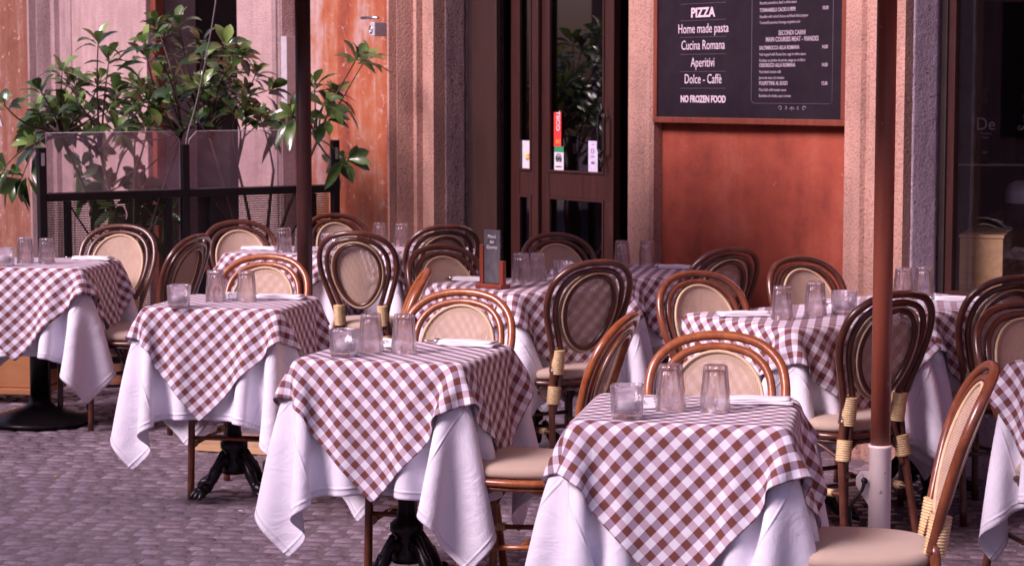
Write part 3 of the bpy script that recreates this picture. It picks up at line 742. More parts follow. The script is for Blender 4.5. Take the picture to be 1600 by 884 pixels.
# ------------------------------------------------------------------ cloth (a small position-based drape, solved once per variant)
def drape(N, side, a, rot45, seed, z0, steps=260, iters=22, under=None):
    rng = np.random.default_rng(seed)
    g_ = np.linspace(-side / 2, side / 2, N); h = side / (N - 1)
    U, Vv = np.meshgrid(g_, g_, indexing='ij')
    off = rng.normal(0, .006, 2); rt = rng.normal(0, .02) + (np.pi / 4 if rot45 else 0)
    c, s = np.cos(rt), np.sin(rt)
    X = U * c - Vv * s + off[0]; Y = U * s + Vv * c + off[1]
    P = np.stack([X, Y, np.full_like(X, z0 + .004)], -1)
    P += rng.normal(0, .0015, P.shape); Q = P.copy(); S0 = np.stack([X, Y], -1)
    def pr(A, B, L, k):
        d = B - A; l = np.sqrt((d * d).sum(-1, keepdims=True)) + 1e-9
        m_ = d * ((l - L) / l * .5 * k); A += m_; B -= m_
    def bend(A, B, L, k):
        d = B - A; l = np.sqrt((d * d).sum(-1, keepdims=True)) + 1e-9
        m_ = d * (np.minimum(l - L, 0) / l * .5 * k); A += m_; B -= m_
    d2 = h * 2 ** .5; r = .014
    for it in range(steps):
        damp = .985 if it < steps * .75 else .93
        vel = (P - Q) * damp; Q = P.copy(); P = P + vel; P[..., 2] -= 9.8 * .010 ** 2
        P += rng.normal(0, .00012, P.shape) * (it < steps * .6)
        for k in range(iters):
            for o in (0, 1):
                n = (N - o) // 2 * 2
                pr(P[o:o + n:2], P[o + 1:o + n + 1:2], h, 1.); pr(P[:, o:o + n:2], P[:, o + 1:o + n + 1:2], h, 1.)
                pr(P[o:o + n:2, :-1], P[o + 1:o + n + 1:2, 1:], d2, .2 if rot45 else .45); pr(P[o:o + n:2, 1:], P[o + 1:o + n + 1:2, :-1], d2, .2 if rot45 else .45)
            if k % 3 == 0:
                for o in range(4):
                    L = P[o:-2:4].shape[0]; bend(P[o:-2:4], P[o + 2::4][:L], 2 * h, .06); bend(P[:, o:-2:4], P[:, o + 2::4][:, :L], 2 * h, .06)
            q = np.stack([np.abs(P[..., 0]) - (a - r), np.abs(P[..., 1]) - (a - r), P[..., 2] - (z0 - r)], -1)
            qm = np.maximum(q, 0); ln = np.sqrt((qm * qm).sum(-1)); mx = q.max(-1)
            d = ln + np.minimum(mx, 0) - r; hit = d < 0
            if hit.any():
                sg = np.stack([np.sign(P[..., 0]), np.sign(P[..., 1]), np.ones_like(d)], -1)
                ax = np.zeros_like(q); am = q.argmax(-1); np.put_along_axis(ax, am[..., None], 1, -1)
                nrm = np.where((ln > 1e-6)[..., None], qm / (ln[..., None] + 1e-9), ax) * sg
                P[hit] -= (d[..., None] * nrm)[hit]
                P[hit] = P[hit] * .6 + .4 * (Q[hit] + nrm[hit] * ((P[hit] - Q[hit]) * nrm[hit]).sum(-1, keepdims=True))
            if under is not None and k % 3 == 2:
                UP, UN, us, uN, uc = under
                dx = S0[..., 0] - uc[0]; dy = S0[..., 1] - uc[1]; cc, ss = np.cos(-uc[2]), np.sin(-uc[2])
                fu = ((dx * cc - dy * ss) / us + .5) * (uN - 1); fv = ((dx * ss + dy * cc) / us + .5) * (uN - 1)
                i = np.clip(fu.astype(int), 0, uN - 2); j = np.clip(fv.astype(int), 0, uN - 2)
                a_ = np.clip(fu - i, 0, 1)[..., None]; b_ = np.clip(fv - j, 0, 1)[..., None]
                bl = lambda F_: (F_[i, j] * (1 - a_) + F_[i + 1, j] * a_) * (1 - b_) + (F_[i, j + 1] * (1 - a_) + F_[i + 1, j + 1] * a_) * b_
                wp_ = bl(UP); wn_ = bl(UN); wn_ = wn_ / (np.linalg.norm(wn_, axis=-1, keepdims=True) + 1e-9)
                dd = ((P - wp_) * wn_).sum(-1) - .007; hh_ = dd < 0
                P[hh_] -= (dd[..., None] * wn_)[hh_]
            P[..., 2] = np.maximum(P[..., 2], -.06)
    nx = np.gradient(P, axis=0); ny = np.gradient(P, axis=1); nn = np.cross(nx, ny); nn /= np.linalg.norm(nn, axis=-1, keepdims=True) + 1e-9
    return P, nn, (off[0], off[1], rt)
def cloth_mesh(name, P, side, mat):
    N = P.shape[0]; idx = np.arange(N * N).reshape(N, N)
    F = np.stack([idx[:-1, :-1], idx[1:, :-1], idx[1:, 1:], idx[:-1, 1:]], -1).reshape(-1, 4)
    me = bpy.data.meshes.new(name); me.from_pydata(P.reshape(-1, 3).tolist(), [], F.tolist()); me.update()
    me.polygons.foreach_set('use_smooth', [True] * len(me.polygons))
    uvl = me.uv_layers.new(name='UVMap'); g_ = np.linspace(-side / 2, side / 2, N)
    li = np.zeros(len(me.loops), dtype=np.int32); me.loops.foreach_get('vertex_index', li)
    uvl.data.foreach_set('uv', np.stack([g_[li // N], g_[li % N]], -1).reshape(-1)); me.materials.append(M[mat]); return me
WS, CS = 1.45, 1.06
CL_VAR = []
for sd in (1, 4, 8, 15):
    w = drape(54, WS, .30, False, sd, .752)
    c = drape(48, CS, .307, True, sd + 50, .7565, under=(w[0], w[1], WS, 54, w[2]))
    CL_VAR.append((cloth_mesh('white_tablecloth', w[0], WS, 'white_linen'), cloth_mesh('checkered_tablecloth', c[0], CS, 'gingham')))

# ------------------------------------------------------------------ tables
def claw_table():
    t = empty('bistro_table', (0, 0, 0))
    m = MB(); m.span((-.290, -.290, .715), (.290, .290, .745), .010); m.build('tabletop', 'table_wood', t)
    m = MB(); m.lathe([(.05, .02), (.055, .05), (.042, .08), (.040, .11), (.058, .13), (.058, .155), (.036, .175), (.030, .21), (.034, .40), (.028, .60), (.045, .66), (.05, .70), (.12, .72)], 24, fac=lambda a, r, z: 1 + (.05 * math.cos(10 * a) if .26 < z < .62 else 0))
    m.build('pedestal', 'cast_iron', t)
    for k in range(4):
        a = R(45 + 90 * k + 12); ca, sa = math.cos(a), math.sin(a)
        m = MB()
        rad = [(.03, .15), (.07, .155), (.11, .10), (.14, .055), (.165, .048), (.185, .035), (.20, .022)]
        rad = [(p_, q_ + FZ + .012) for p_, q_ in rad]
        m.tube(smooth_path([(r_ * ca, r_ * sa, z_) for r_, z_ in rad], 5), [.022 + .003 * math.sin(i * .8) + (.005 if 18 < i < 26 else 0) - (.008 * max(0, i - 25) / 5) for i in range(31)], 10)
        for s in (-1, 0, 1):
            b_ = a + s * .13
            m.tube(smooth_path([(.165 * math.cos(a + s * .05), .165 * math.sin(a + s * .05), .045 + FZ + .010), (.195 * math.cos(b_), .195 * math.sin(b_), .034 + FZ + .010), (.218 * math.cos(b_), .218 * math.sin(b_), .014 + FZ + .010)], 4), [.014, .014, .015, .016, .015, .013, .011, .008, .005], 8)
        m.tube(smooth_path([(.06 * ca, .06 * sa, .205 + FZ), (.09 * ca, .09 * sa, .165 + FZ), (.12 * ca, .12 * sa, .125 + FZ), (.11 * ca, .11 * sa, .145 + FZ)], 4), [.012] * 13, 8)
        m.build('claw_foot', 'cast_iron', t)
    return t
def disc_table():
    t = empty('bistro_table', (0, 0, 0))
    m = MB(); m.span((-.290, -.290, .715), (.290, .290, .745), .010); m.build('tabletop', 'table_wood', t)
    pr_ = [(.235, .005), (.24, .02)]
    for k in range(8): pr_ += [(.232 - .022 * k, .024 + .008 * k), (.222 - .022 * k, .034 + .008 * k)]
    pr_ += [(.05, .11), (.045, .14)]
    pr_ = [(p_, q_ + FZ + .005) for p_, q_ in pr_]; m = MB(); m.lathe(pr_, 40); m.build('disc_base', 'cast_iron', t)
    m = MB(); m.lathe([(.045, .04), (.042, .40), (.042, .68), (.12, .72)], 24); m.build('pedestal', 'cast_iron', t)
    return t
TBL = {  # centre x, y, turn, cloth variant, cloth quarter turn, words
    'T1': (.495, 6.00, -.178, 0, 0, 'nearest table, left of the white pole sleeve'),
    'T2': (-.365, 7.344, -.297, 1, 1, 'second nearest table, in the middle of the picture'),
    'T3': (-1.185, 9.068, -.191, 2, 0, 'table right in front of the dark pole'),
    'T4': (-2.46, 11.11, -.115, 3, 2, 'table cut by the left edge'),
    'T5': (.078, 9.87, R(-55), 1, 3, 'table with the little slate menu stand'),
    'T6': (1.14, 8.50, R(-55), 3, 1, 'table just left of the rust brown pole'),
    'T7': (-1.22, 11.95, -.30, 0, 2, 'far table before the woven screen'),
    'T8': (-.61, 12.19, R(-55), 2, 3, 'far table below the carved door surround'),
    'TB': (.64, 10.61, R(-55), 0, 3, 'table by the wall under the menu board'),
    'T9': (1.74, 9.07, R(-55), 1, 0, 'table below the shop window'),
    'T10': (2.06, 7.06, R(-50), 2, 1, 'table cut by the right edge'),
}
protos = {'claw': claw_table(), 'disc': disc_table()}; used = set()
for k, (x, y, th, var, q, words) in TBL.items():
    kind = 'disc' if k in ('T4', 'T8') else 'claw'
    t = protos[kind] if kind not in used else copy_tree(protos[kind]); used.add(kind)
    big = 1.14 if k in ('T4', 'T5', 'T6', 'TB', 'T9') else 1.0
    t.location = (x, y, .004); t.rotation_euler = (0, 0, th); t.scale = (big, big, 1)
    tag(t, ('black ribbed disc foot ' if kind == 'disc' else 'black claw footed ') + 'pedestal of the ' + words, 'table', 'square bistro tables')
    for nm, me, lab in (('white_tablecloth', CL_VAR[var][0], 'white under cloth hanging from the '), ('checkered_tablecloth', CL_VAR[var][1], 'brown and white checkered cloth on the ')):
        o = bpy.data.objects.new(nm, me); col.objects.link(o); o.location = (x, y, 0); o.rotation_euler = (0, 0, th + q * math.pi / 2); o.scale = (big, big, 1)
        md = o.modifiers.new('sub', 'SUBSURF'); md.levels = md.render_levels = 2 if k in ('T1', 'T2', 'T3') else 1
        so_ = o.modifiers.new('thick', 'SOLIDIFY'); so_.thickness = .0012; so_.offset = -1
        tag(o, lab + words, 'tablecloth', 'white under cloths' if nm[0] == 'w' else 'checkered top cloths')

# ------------------------------------------------------------------ chairs
def make_chair(wood_):
    ch = empty('rattan_chair', (0, 0, 0))
    BY = -.195
    def bp(x, z):          # point on the leaning, slightly hollow back
        h = z - .43; return (x, BY - .20 * h - .22 * h * h + .55 * x * x, z)
    # seat cushion
    def outline(s, n=40, w=.205, d=.205):
        o_ = []
        for k in range(n):
            a = 2 * math.pi * k / n; c_, s_ = math.cos(a), math.sin(a); e = .62
            x = w * math.copysign(abs(c_) ** e, c_); y = d * math.copysign(abs(s_) ** e, s_)
            x *= 1 - .12 * max(0, -y / d)
            o_.append((x * s, y * s + .005))
        return o_
    rings = [(.93, .390), (1.0, .396), (1.02, .408), (1.0, .422), (.95, .431), (.82, .437), (.5, .440), (.2, .441)]
    V = []; F = []; n = 40
    for s_, z_ in rings: V += [(x, y, z_) for x, y in outline(s_)]
    for i in range(len(rings) - 1):
        for k in range(n): F.append((i * n + k, i * n + (k + 1) % n, (i + 1) * n + (k + 1) % n, (i + 1) * n + k))
    F += [tuple(range(n))[::-1], tuple((len(rings) - 1) * n + k for k in range(n))]
    m = MB(); m.add(V, F); m.build('seat', 'seat_fabric', ch)
    m = MB(); m.tube([(x, y, .376) for x, y in outline(1.0)], .0135, 8, True); m.tube([(x, y, .354) for x, y in outline(.96)], .007, 6, True); m.build('seat_frame', wood_, ch)
    # outer arch
    half = [(.135, .43), (.138, .50), (.168, .60), (.198, .70), (.206, .78), (.188, .855), (.135, .908), (.065, .931)]
    pts = [bp(-x, z) for x, z in half] + [bp(0, .936)] + [bp(x, z) for x, z in reversed(half)]
    m = MB(); m.tube(smooth_path(pts, 5), .0150, 10); m.build('back_arch', wood_, ch)
    half = [(.098, .43), (.102, .51), (.130, .60), (.158, .69), (.165, .765), (.150, .83), (.108, .877), (.052, .897)]
    pts = [bp(-x, z) for x, z in half] + [bp(0, .902)] + [bp(x, z) for x, z in reversed(half)]
    m = MB(); m.tube(smooth_path(pts, 5), .0130, 10); m.build('inner_arch', wood_, ch)
    def oval(w, z0, z1, n=40, dy=0):
        o_ = []
        for k in range(n):
            a = 2 * math.pi * k / n; zc = (z0 + z1) / 2; hz = (z1 - z0) / 2
            t_ = math.sin(a); x = w * math.cos(a) * (1 + .16 * t_) ; z = zc + hz * t_
            p = bp(x, z); o_.append((p[0], p[1] + dy, p[2]))
        return o_
    m = MB(); m.tube(oval(.121, .535, .872, dy=-.008), .0105, 8, True); m.build('oval_hoop', wood_, ch)
    m = MB(); m.tube(oval(.135, .521, .886, dy=-.014), .0042, 6, True); m.tube(oval(.138, .515, .889, dy=.010), .0058, 6, True); m.build('trim_cord', 'trim_cord', ch)
    # cane panel
    V = []; F = []; n = 40; rr = [1, .8, .55, .3, .08]
    base = oval(.138, .517, .887)
    cx, cz = 0, .704
    for s_ in rr:
        for (x, y, z) in base:
            q = bp(x * s_, cz + (z - cz) * s_); V.append((q[0], q[1] + .008 - .010 * (1 - s_ * s_), q[2]))
    for i in range(len(rr) - 1):
        for k in range(n): F.append((i * n + k, i * n + (k + 1) % n, (i + 1) * n + (k + 1) % n, (i + 1) * n + k))
    F.append(tuple((len(rr) - 1) * n + k for k in range(n)))
    m = MB(); m.add(V, F); m.build('cane_panel', 'cane_weave', ch)
    # legs
    for s in (-1, 1):
        m = MB(); m.tube(smooth_path([(s * .175, .175, .385), (s * .178, .18, .2), (s * .184, .184, -.100)], 4), .0150, 10); m.build('leg', wood_, ch)
        m = MB()
        m.tube(smooth_path([(s * .135, BY, .455), (s * .150, BY - .012, .28), (s * .176, BY - .075, -.100)], 4), .0150, 10)
        m.tube(smooth_path([(s * .098, BY, .455), (s * .118, BY - .008, .33), (s * .140, BY - .015, .25)], 4), .0120, 8)
        m.build('leg', wood_, ch)
        def wrap(a, b, r0, name='binding', r1=None):
            a, b = Vector(a), Vector(b); n_ = max(10, int((b - a).length / .0022)); mm = MB()
            rr_ = [((r0 + ((r1 or r0) - r0) * i / n_)) + .0016 * math.sin(i * 2 * math.pi / 4.0) for i in range(n_ + 1)]
            mm.tube([a.lerp(b, i / n_) for i in range(n_ + 1)], rr_, 12); mm.build(name, 'binding', ch)
        wrap(bp(s * .118, .535), (s * .117, BY, .425), .030)
        wrap((s * .132, BY - .006, .365), (s * .144, BY - .012, .285), .029)
        wrap((s * .176, .178, .372), (s * .177, .179, .332), .0185)
        m = MB(); m.tube([(s * .180, .181, .14), (s * .160, BY - .025, .16)], .0095, 8); m.build('stretcher', wood_, ch)
        wrap((s * .180, .172, .14), (s * .177, .135, .143), .014)
        wrap((s * .162, BY + .02, .159), (s * .165, BY + .055, .157), .014)
        m = MB(); m.tube(smooth_path([(s * .178, .176, .22), (s * .178, .09, .335), (s * .195, 0, .368), (s * .165, -.10, .335), (s * .15, BY - .01, .29)], 4), .0075, 7); m.build('brace', wood_, ch)
    m = MB(); m.tube([(-.178, .18, .175), (.178, .18, .175)], .0095, 8); m.build('stretcher', wood_, ch)
    m = MB(); m.tube([(-.172, -.02, .147), (.172, -.02, .147)], .0095, 8); m.build('stretcher', wood_, ch)
    m = MB(); m.tube(smooth_path([(-.176, .18, .22), (-.08, .19, .35), (0, .195, .372), (.08, .19, .35), (.176, .18, .22)], 4), .0075, 7); m.build('brace', wood_, ch)
    wrap((-.012, .196, .375), (.012, .196, .375), .026)
    m = MB(); m.tube(smooth_path([(-.15, BY - .01, .29), (-.07, BY + .002, .35), (0, BY + .01, .372), (.07, BY + .002, .35), (.15, BY - .01, .29)], 4), .0075, 7); m.build('brace', wood_, ch)
    return ch
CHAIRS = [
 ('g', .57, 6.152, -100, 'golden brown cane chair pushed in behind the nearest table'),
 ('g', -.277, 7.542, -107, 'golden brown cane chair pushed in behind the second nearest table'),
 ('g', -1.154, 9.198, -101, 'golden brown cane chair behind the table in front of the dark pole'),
 ('d', -2.161, 11.312, -97, 'shade-toned cane chair behind the table at the left edge'),
 ('d', -1.915, 10.983, 160, 'narrow side view shade-toned chair between the left edge table and the dark pole'),
 ('d', -1.419, 11.682, -70, 'shade-toned chair with pale cane before the woven screen, left of dark pole'),
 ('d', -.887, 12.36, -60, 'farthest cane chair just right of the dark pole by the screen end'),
 ('d', -.757, 11.44, 80, 'shade-toned chair seen fully from behind just right of the dark pole'),
 ('d', -.474, 11.95, 110, 'shade-toned chair seen from behind below the carved door surround'),
 ('d', -.158, 9.849, -57, 'shade-toned chair facing us left of the slate menu stand'),
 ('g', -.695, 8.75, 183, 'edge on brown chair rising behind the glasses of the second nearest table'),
 ('d', .357, 10.634, -65, 'cane chair with shade-toned rim facing us in front of the restaurant door'),
 ('d', .200, 9.547, 120, 'large shade-toned chair seen from behind at the centre, checks showing through its cane'),
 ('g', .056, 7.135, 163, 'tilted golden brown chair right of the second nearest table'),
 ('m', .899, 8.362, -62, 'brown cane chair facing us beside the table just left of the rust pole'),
 ('d', .836, 10.285, 123, 'shade-toned chair seen from behind below the menu board'),
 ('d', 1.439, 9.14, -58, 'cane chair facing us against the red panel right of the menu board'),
 ('d', 1.246, 8.115, 120, 'shade-toned chair seen from behind right behind the rust brown pole'),
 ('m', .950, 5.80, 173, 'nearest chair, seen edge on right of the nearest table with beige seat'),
 ('d', 1.869, 8.80, 112, 'shade-toned chair seen from behind under the shop window at the right edge'),
 ('d', 1.868, 7.09, -72, 'shade-toned cane chair facing us at the table cut by the right edge'),
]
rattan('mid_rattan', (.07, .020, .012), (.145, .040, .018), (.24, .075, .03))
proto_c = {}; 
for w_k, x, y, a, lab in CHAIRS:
    mat_ = {'g': 'golden_rattan', 'd': 'shaded_rattan', 'm': 'mid_rattan'}[w_k]
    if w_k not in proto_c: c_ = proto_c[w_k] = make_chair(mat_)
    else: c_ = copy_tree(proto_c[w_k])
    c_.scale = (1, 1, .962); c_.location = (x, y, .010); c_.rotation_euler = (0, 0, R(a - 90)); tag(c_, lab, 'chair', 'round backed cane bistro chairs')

# ------------------------------------------------------------------ tableware
def tumbler():
    t = empty('glass_tumbler', (0, 0, 0))
    def fac(a, r, z):
        k = min(1, max(0, (z - .058) / .012)); return 1 - .11 * k * abs(math.sin(4.5 * a)) ** 1.6 if r > .025 else 1
    H_ = .134
    outer = [(.0440, 0.0), (.0446, .001), (.0430, .030), (.0415, .056), (.0422, .062), (.0412, .068), (.0385, .100), (.0362, .126), (.0345, .132), (.030, .134), (.001, .134)]
    inner = [(.001, .118), (.026, .118), (.0295, .114), (.0335, .100), (.0365, .072), (.0388, .056), (.0405, .030), (.0424, .001), (.0430, 0.0)]
    m = MB(); m.lathe(outer + inner, 72, fac=fac, caps=False)
    n = 72; N = len(outer + inner); k0 = 0
    m.f += [(k, (N - 1) * n + k, (N - 1) * n + (k + 1) % n, (k + 1) % n) for k in range(n)]; m.sm += [True] * n
    m.build('glass_body', 'tumbler_glass', t)
    return t
def tumbler_simple():
    o = tumbler(); b = o.children[0]; b.parent = None; bpy.data.objects.remove(o); b.name = 'glass_tumbler'; return b
GL = {'T1': 'nearest table', 'T2': 'second nearest table', 'T3': 'table before the dark pole', 'T4': 'left edge table', 'T5': 'slate menu table', 'TB': 'table under the menu board', 'T6': 'table left of the rust pole', 'T7': 'far table before the woven screen', 'T8': 'far table below the carved surround', 'T9': 'table below the shop window'}
GLASSES = [('T1', 0.444, 5.964), ('T1', 0.567, 5.952), ('T2', -0.482, 7.307), ('T2', -0.368, 7.272), ('T3', -1.253, 9.05), ('T3', -1.123, 9.05), ('T4', -2.506, 11.042), ('T4', -2.388, 11.002), ('T5', 0.042, 9.948), ('T5', 0.12, 10.014), ('TB', 0.557, 10.843), ('TB', 0.681, 10.80), ('T6', 1.054, 8.345), ('T6', 1.204, 8.487), ('T7', -1.251, 11.775), ('T7', -1.153, 11.775), ('T8', -0.76, 12.303), ('T8', -0.63, 12.203), ('T9', 1.674, 9.16), ('T9', 1.772, 9.216)]
CANDLES = [('T1', 0.315, 5.824), ('T2', -0.564, 7.184), ('T3', -1.371, 8.811), ('T4', -2.568, 10.86), ('T5', 0.243, 10.05), ('T6', 1.327, 8.55), ('T7', -1.014, 11.95)]
NAPKINS = [('T1', 0.700, 6.110, 2), ('T2', -0.150, 7.49, -6), ('T3', -0.99, 9.17, 0), ('T4', -2.20, 11.26, -5), ('T5', -0.17, 10.02, -25), ('TB', 0.84, 10.70, -20), ('T6', 0.92, 8.47, 8), ('T7', -1.40, 11.96, 0), ('T9', 1.90, 9.08, -10)]
tp = tumbler_simple(); first = True; cnt_ = {}
ZC = .7605
for k, x, y in GLASSES:
    o = tp if first else tp.copy()
    if not first: col.objects.link(o)
    first = False; i = cnt_[k] = cnt_.get(k, 0) + 1
    o.location = (x, y, ZC); o.rotation_euler = (0, 0, random.uniform(0, 1)); s_ = random.uniform(.97, 1.02); o.scale = (s_, s_, s_)
    tag(o, ('left' if i == 1 else 'right') + ' upturned glass tumbler of the pair on the ' + GL[k], 'glass', 'upturned tumblers')
def votive():
    t = empty('candle_holder', (0, 0, 0))
    def sq(w, z, n=32, e=.55):
        o_ = []
        for k in range(n):
            a = 2 * math.pi * k / n; c_, s_ = math.cos(a), math.sin(a); o_.append((w * math.copysign(abs(c_) ** e, c_), w * math.copysign(abs(s_) ** e, s_), z))
        return o_
    lv = [(.030, 0), (.040, .002), (.0425, .012), (.0455, .090), (.045, .092), (.040, .092), (.0385, .089), (.035, .020), (.028, .016), (.002, .015)]
    V = []; F = []; n = 32
    for w, z in lv: V += sq(w, z)
    for i in range(len(lv) - 1):
        for k in range(n): F.append((i * n + k, i * n + (k + 1) % n, (i + 1) * n + (k + 1) % n, (i + 1) * n + k))
    F += [tuple(range(n))[::-1], tuple((len(lv) - 1) * n + k for k in range(n))]
    m = MB(); m.add(V, F); m.build('glass_cup', 'tumbler_glass', t)
    m = MB(); m.lathe([(.024, .0215), (.028, .023), (.028, .046), (.025, .048), (.004, .046)], 24); m.build('tealight', 'wax', t)
    return t
vp = votive(); first = True
for k, x, y in CANDLES:
    o = vp if first else copy_tree(vp); first = False
    o.location = (x, y, ZC); o.rotation_euler = (0, 0, TBL[k][2] + random.uniform(-.15, .15)); tag(o, 'square clear glass tealight holder on the ' + GL[k], 'candle holder', 'tealight holders')
def napkin():
    t = empty('folded_napkin', (0, 0, 0)); rng = random.Random(4)
    for k, (w, d, dx, r_) in enumerate(((.21, .085, 0, 0), (.205, .080, .004, .02), (.20, .070, -.004, -.015))):
        m = MB(); V = []; F = []; nx, ny = 14, 6
        for j in range(ny + 1):
            for i in range(nx + 1):
                u, v = i / nx - .5, j / ny - .5
                z = .0015 + .0055 * k + .0022 * math.sin(u * 9 + k) * (1 - abs(v)) + .002 * math.cos(v * 3)
                V.append((dx + u * w * math.cos(r_) - v * d * math.sin(r_), v * d * math.cos(r_) + u * w * math.sin(r_), z))
        nv = len(V); V += [(x, y, z + .0045) for x, y, z in V]
        for j in range(ny):
            for i in range(nx):
                a = j * (nx + 1) + i; F += [(a, a + nx + 1, a + nx + 2, a + 1), (nv + a, nv + a + 1, nv + a + nx + 2, nv + a + nx + 1)]
        for i in range(nx): F += [(i, i + 1, nv + i + 1, nv + i), (ny * (nx + 1) + i + 1, ny * (nx + 1) + i, nv + ny * (nx + 1) + i, nv + ny * (nx + 1) + i + 1)]
        for j in range(ny): a = j * (nx + 1); b_ = a + nx; F += [(a + nx + 1, a, nv + a, nv + a + nx + 1), (b_, b_ + nx + 1, nv + b_ + nx + 1, nv + b_)]
        m.add(V, F); m.build('fold_layer', 'paper_napkin', t)
    return t
npk = napkin(); first = True
def fork_mb():
    m = MB(); m.tube(smooth_path([(-.09, 0, .003), (-.04, 0, .004), (0, 0, .006), (.035, 0, .008)], 5), [.0048] * 6 + [.0032] * 10, 6)
    m.tube(smooth_path([(.035, 0, .008), (.052, 0, .006), (.06, 0, .005)], 3), [.004, .006, .009, .010, .010, .010, .009], 6)
    for s in (-1.5, -.5, .5, 1.5): m.tube([(.06, s * .005, .005), (.085, s * .005, .006), (.10, s * .0048, .010)], .0016, 5)
    return m.build('fork', 'steel')
fk = fork_mb(); f_first = True
for k, x, y, dr in NAPKINS:
    o = npk if first else copy_tree(npk); first = False
    o.location = (x, y, ZC); th = R(dr) + (TBL[k][2] if k in ('T1', 'T2', 'T3', 'T4', 'T7') else 0); o.rotation_euler = (0, 0, th)
    tag(o, 'folded white napkin on the ' + GL[k], 'napkin', 'folded napkins')
    q = fk if f_first else fk.copy()
    if not f_first: col.objects.link(q)
    f_first = False
    q.location = (x - .045 * math.sin(th) * -1 - .05 * math.cos(th), y + .052 * math.cos(th) - .05 * math.sin(th), ZC + .001); q.rotation_euler = (0, 0, th + math.pi + .25)
    tag(q, 'steel fork beside the napkin on the ' + GL[k], 'fork', 'forks')
# sachets
for i, (k, x, y, a) in enumerate((('T1', .375, 5.99, .3), ('T2', -.425, 7.42, -.2), ('T3', -1.19, 9.13, .1))):
    p = empty('paper_sachet', (x, y, ZC), a, 'small white printed paper sachet among the glasses on the ' + GL[k], 'sachet', 'paper sachets')
    m = MB(); m.box((0, 0, .017), (.055, .035, .006), Matrix.Rotation(R(55), 3, 'X'), .002); m.build('packet', 'paper_napkin', p)
    m = MB(); m.tube([(-.012 + .008 * math.cos(b), -.004 + .001 - .0043 + .0, .0205 + .006 * math.sin(b)) for b in [j * .6 for j in range(8)]], .0014, 5); m.build('printed_mark', 'sticker_ink', p)
# slate menu stand
ms = empty('slate_menu_stand', (-.087, 9.66, ZC), R(-38), 'small chalked slate menu in a red wooden stand on a table', 'menu stand')
m = MB(); m.span((-.075, -.035, 0), (.075, .035, .020), .004); m.build('stand_base', 'menu_wood', ms)
for x, h in ((-.057, .195), (.057, .125)):
    m = MB(); m.span((x - .011, -.012, .019), (x + .011, .012, h), .003); m.build('upright', 'menu_wood', ms)
m = MB(); m.span((-.0455, -.005, .022), (.0455, .005, .262), .001); m.build('slate', 'slate', ms)
text_mesh('Menù\ndel\nGiorno', .024, 'chalk_writing', ms, (0, -.0062, .225), name='chalk_writing', xs=.85)

# ------------------------------------------------------------------ parasol poles
def unseen_canopy(parent, cx, cz, s_=1.55):  # canopy out of view, its size and height set for the shade it throws
    V = [(0, 0, cz + .55)]; F = []; n = 8
    pts = []
    for k in range(n):
        a = math.pi / 4 * k + math.pi / 8; pts.append((s_ * math.cos(a), s_ * math.sin(a), cz))
    V += pts; V += [(x, y, z - .10) for x, y, z in pts]
    for k in range(n): F += [(0, 1 + k, 1 + (k + 1) % n), (1 + k, 1 + n + k, 1 + n + (k + 1) % n, 1 + (k + 1) % n)]
    m = MB(); m.add(V, F, False); m.build('unseen_canopy', 'canvas', parent)
    for k in range(n):
        m = MB(); m.tube([(0, 0, cz + .47), (pts[k][0] * .98, pts[k][1] * .98, cz - .01)], .010, 6); m.build('rib', 'black_metal', parent)
pr1 = empty('parasol', (1.143, 6.60, 0), 0, 'rust brown parasol pole standing in a white painted sleeve at right', 'parasol')
m = MB(); m.lathe([(.0305, .50), (.0305, 1.4), (.0305, 2.86)], 28); m.build('pole', 'pole_paint', pr1)
unseen_canopy(pr1, 0, 2.32, 1.5)
m = MB(); m.lathe([(.036, FZ), (.0345, FZ + .01), (.0345, .545), (.0375, .550), (.0375, .556), (.031, .558)], 32); sv = m.build('sleeve', 'sleeve_paint', pr1)
m = MB()
br = [(-.033, .475), (-.060, .475), (-.074, .455), (-.074, .43), (-.058, .405), (-.036, .370), (-.033, .36)]
n = len(br); m.add([(a, -.008, b) for a, b in br] + [(a, .002, b) for a, b in br], [tuple(range(n)), tuple(range(n, 2 * n))[::-1]] + [(i, n + i, n + (i + 1) % n, (i + 1) % n) for i in range(n)], False)
m.build('bracket', 'sleeve_paint', sv)
m = MB(); m.tube(smooth_path([(-.052, -.018, .445), (-.058, -.020, .42), (-.085, -.022, .385), (-.095, -.022, .35), (-.092, -.022, .30), (-.085, -.022, .27)], 4), .0055, 8)
m.tube([(-.050, .012, .447), (-.050, -.020, .447)], .010, 10); m.tube([(-.085, -.022, .275), (-.087, -.022, .262)], .012, 10); m.build('crank', 'black_metal', sv)
pr2 = empty('parasol', (-.938, 9.70, 0), 0, 'dark brown parasol pole behind the golden chair at left', 'parasol')
m = MB(); m.lathe([(.035, FZ), (.035, 1.4), (.035, 2.84)], 28); m.build('pole', 'dark_pole_paint', pr2)
unseen_canopy(pr2, 0, 2.30, 1.15)
m = MB(); m.lathe([(.20, FZ + .004), (.20, FZ + .05), (.17, FZ + .07), (.05, FZ + .08), (.045, .30), (.037, .30)], 28); m.build('foot', 'black_metal', pr2)

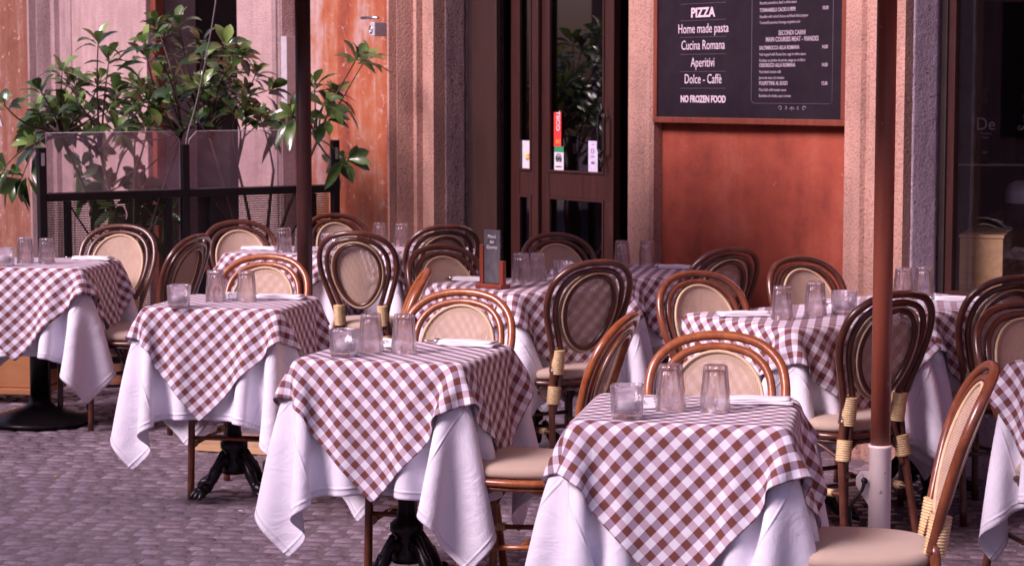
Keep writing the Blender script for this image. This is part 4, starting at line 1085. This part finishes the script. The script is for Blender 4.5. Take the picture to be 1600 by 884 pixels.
# ------------------------------------------------------------------ small things on the ground
sl_ = MB(); sl_.box((-1.27, 10.35, FZ + .022), (.46, .36, .03), Matrix.Rotation(R(-20), 3, 'Z'), .004); tag(sl_.build('floor_board', 'crate_wood'), 'pale flat board lying on the paving under the table before the dark pole', 'board')
pb = empty('wooden_stand', (-2.80, 12.0, FZ), R(-8), 'ochre wooden stand on black castors at the left edge', 'stand')
m = MB(); m.span((-.22, -.15, .09), (.22, .15, .40), .006); m.build('box_body', 'ochre_wood', pb)
m = MB(); m.span((-.25, -.18, .055), (.24, .18, .088), .004); m.build('plinth', 'ochre_wood', pb)
for x in (-.18, .20):
    m = MB(); m.tube([(x, -.17, .030), (x, -.135, .030)], .028, 14); w_o = m.build('castor', 'rubber', pb)
    m = MB(); m.tube([(x, -.174, .030), (x, -.170, .030)], .012, 10); m.build('hub', 'steel', w_o)
ps = empty('pale_panel', (-2.84, 11.7, 0), R(-5), 'pale panel corner with a rivet at the upper left edge', 'panel')
m = MB(); Pp = [(-.40, 1.50), (.08, 1.45), (.005, 1.71), (.035, 1.755), (-.40, 1.76)]
V = [(a, -.012, b) for a, b in Pp] + [(a, .012, b) for a, b in Pp]; n = 5
m.add(V, [tuple(range(n)), tuple(range(n, 2 * n))[::-1]] + [(i, n + i, n + (i + 1) % n, (i + 1) % n) for i in range(n)], False); m.build('panel_body', 'white_paint', ps)
m = MB(); m.tube([(-.25, .02, FZ), (-.25, .02, 1.55)], .014, 8); m.build('post', 'black_metal', ps)
m = MB(); m.tube([(-.005, -.016, 1.735), (-.005, -.012, 1.735)], .008, 10); m.build('rivet', 'steel', ps)
for i, (x, y) in enumerate(((-1.12, 8.75), (-2.05, 9.55))):
    m = MB(); m.box((x, y, FZ + .012), (.016, .009, .003), Matrix.Rotation(i, 3, 'Z'), .001)
    tag(m.build('paper_scrap', 'paper_napkin' if i == 0 else 'sticker_yellow'), ('tiny white scrap on the cobbles beside the claw foot table', 'tiny yellowish leaf scrap on the cobbles at lower left')[i], 'litter')
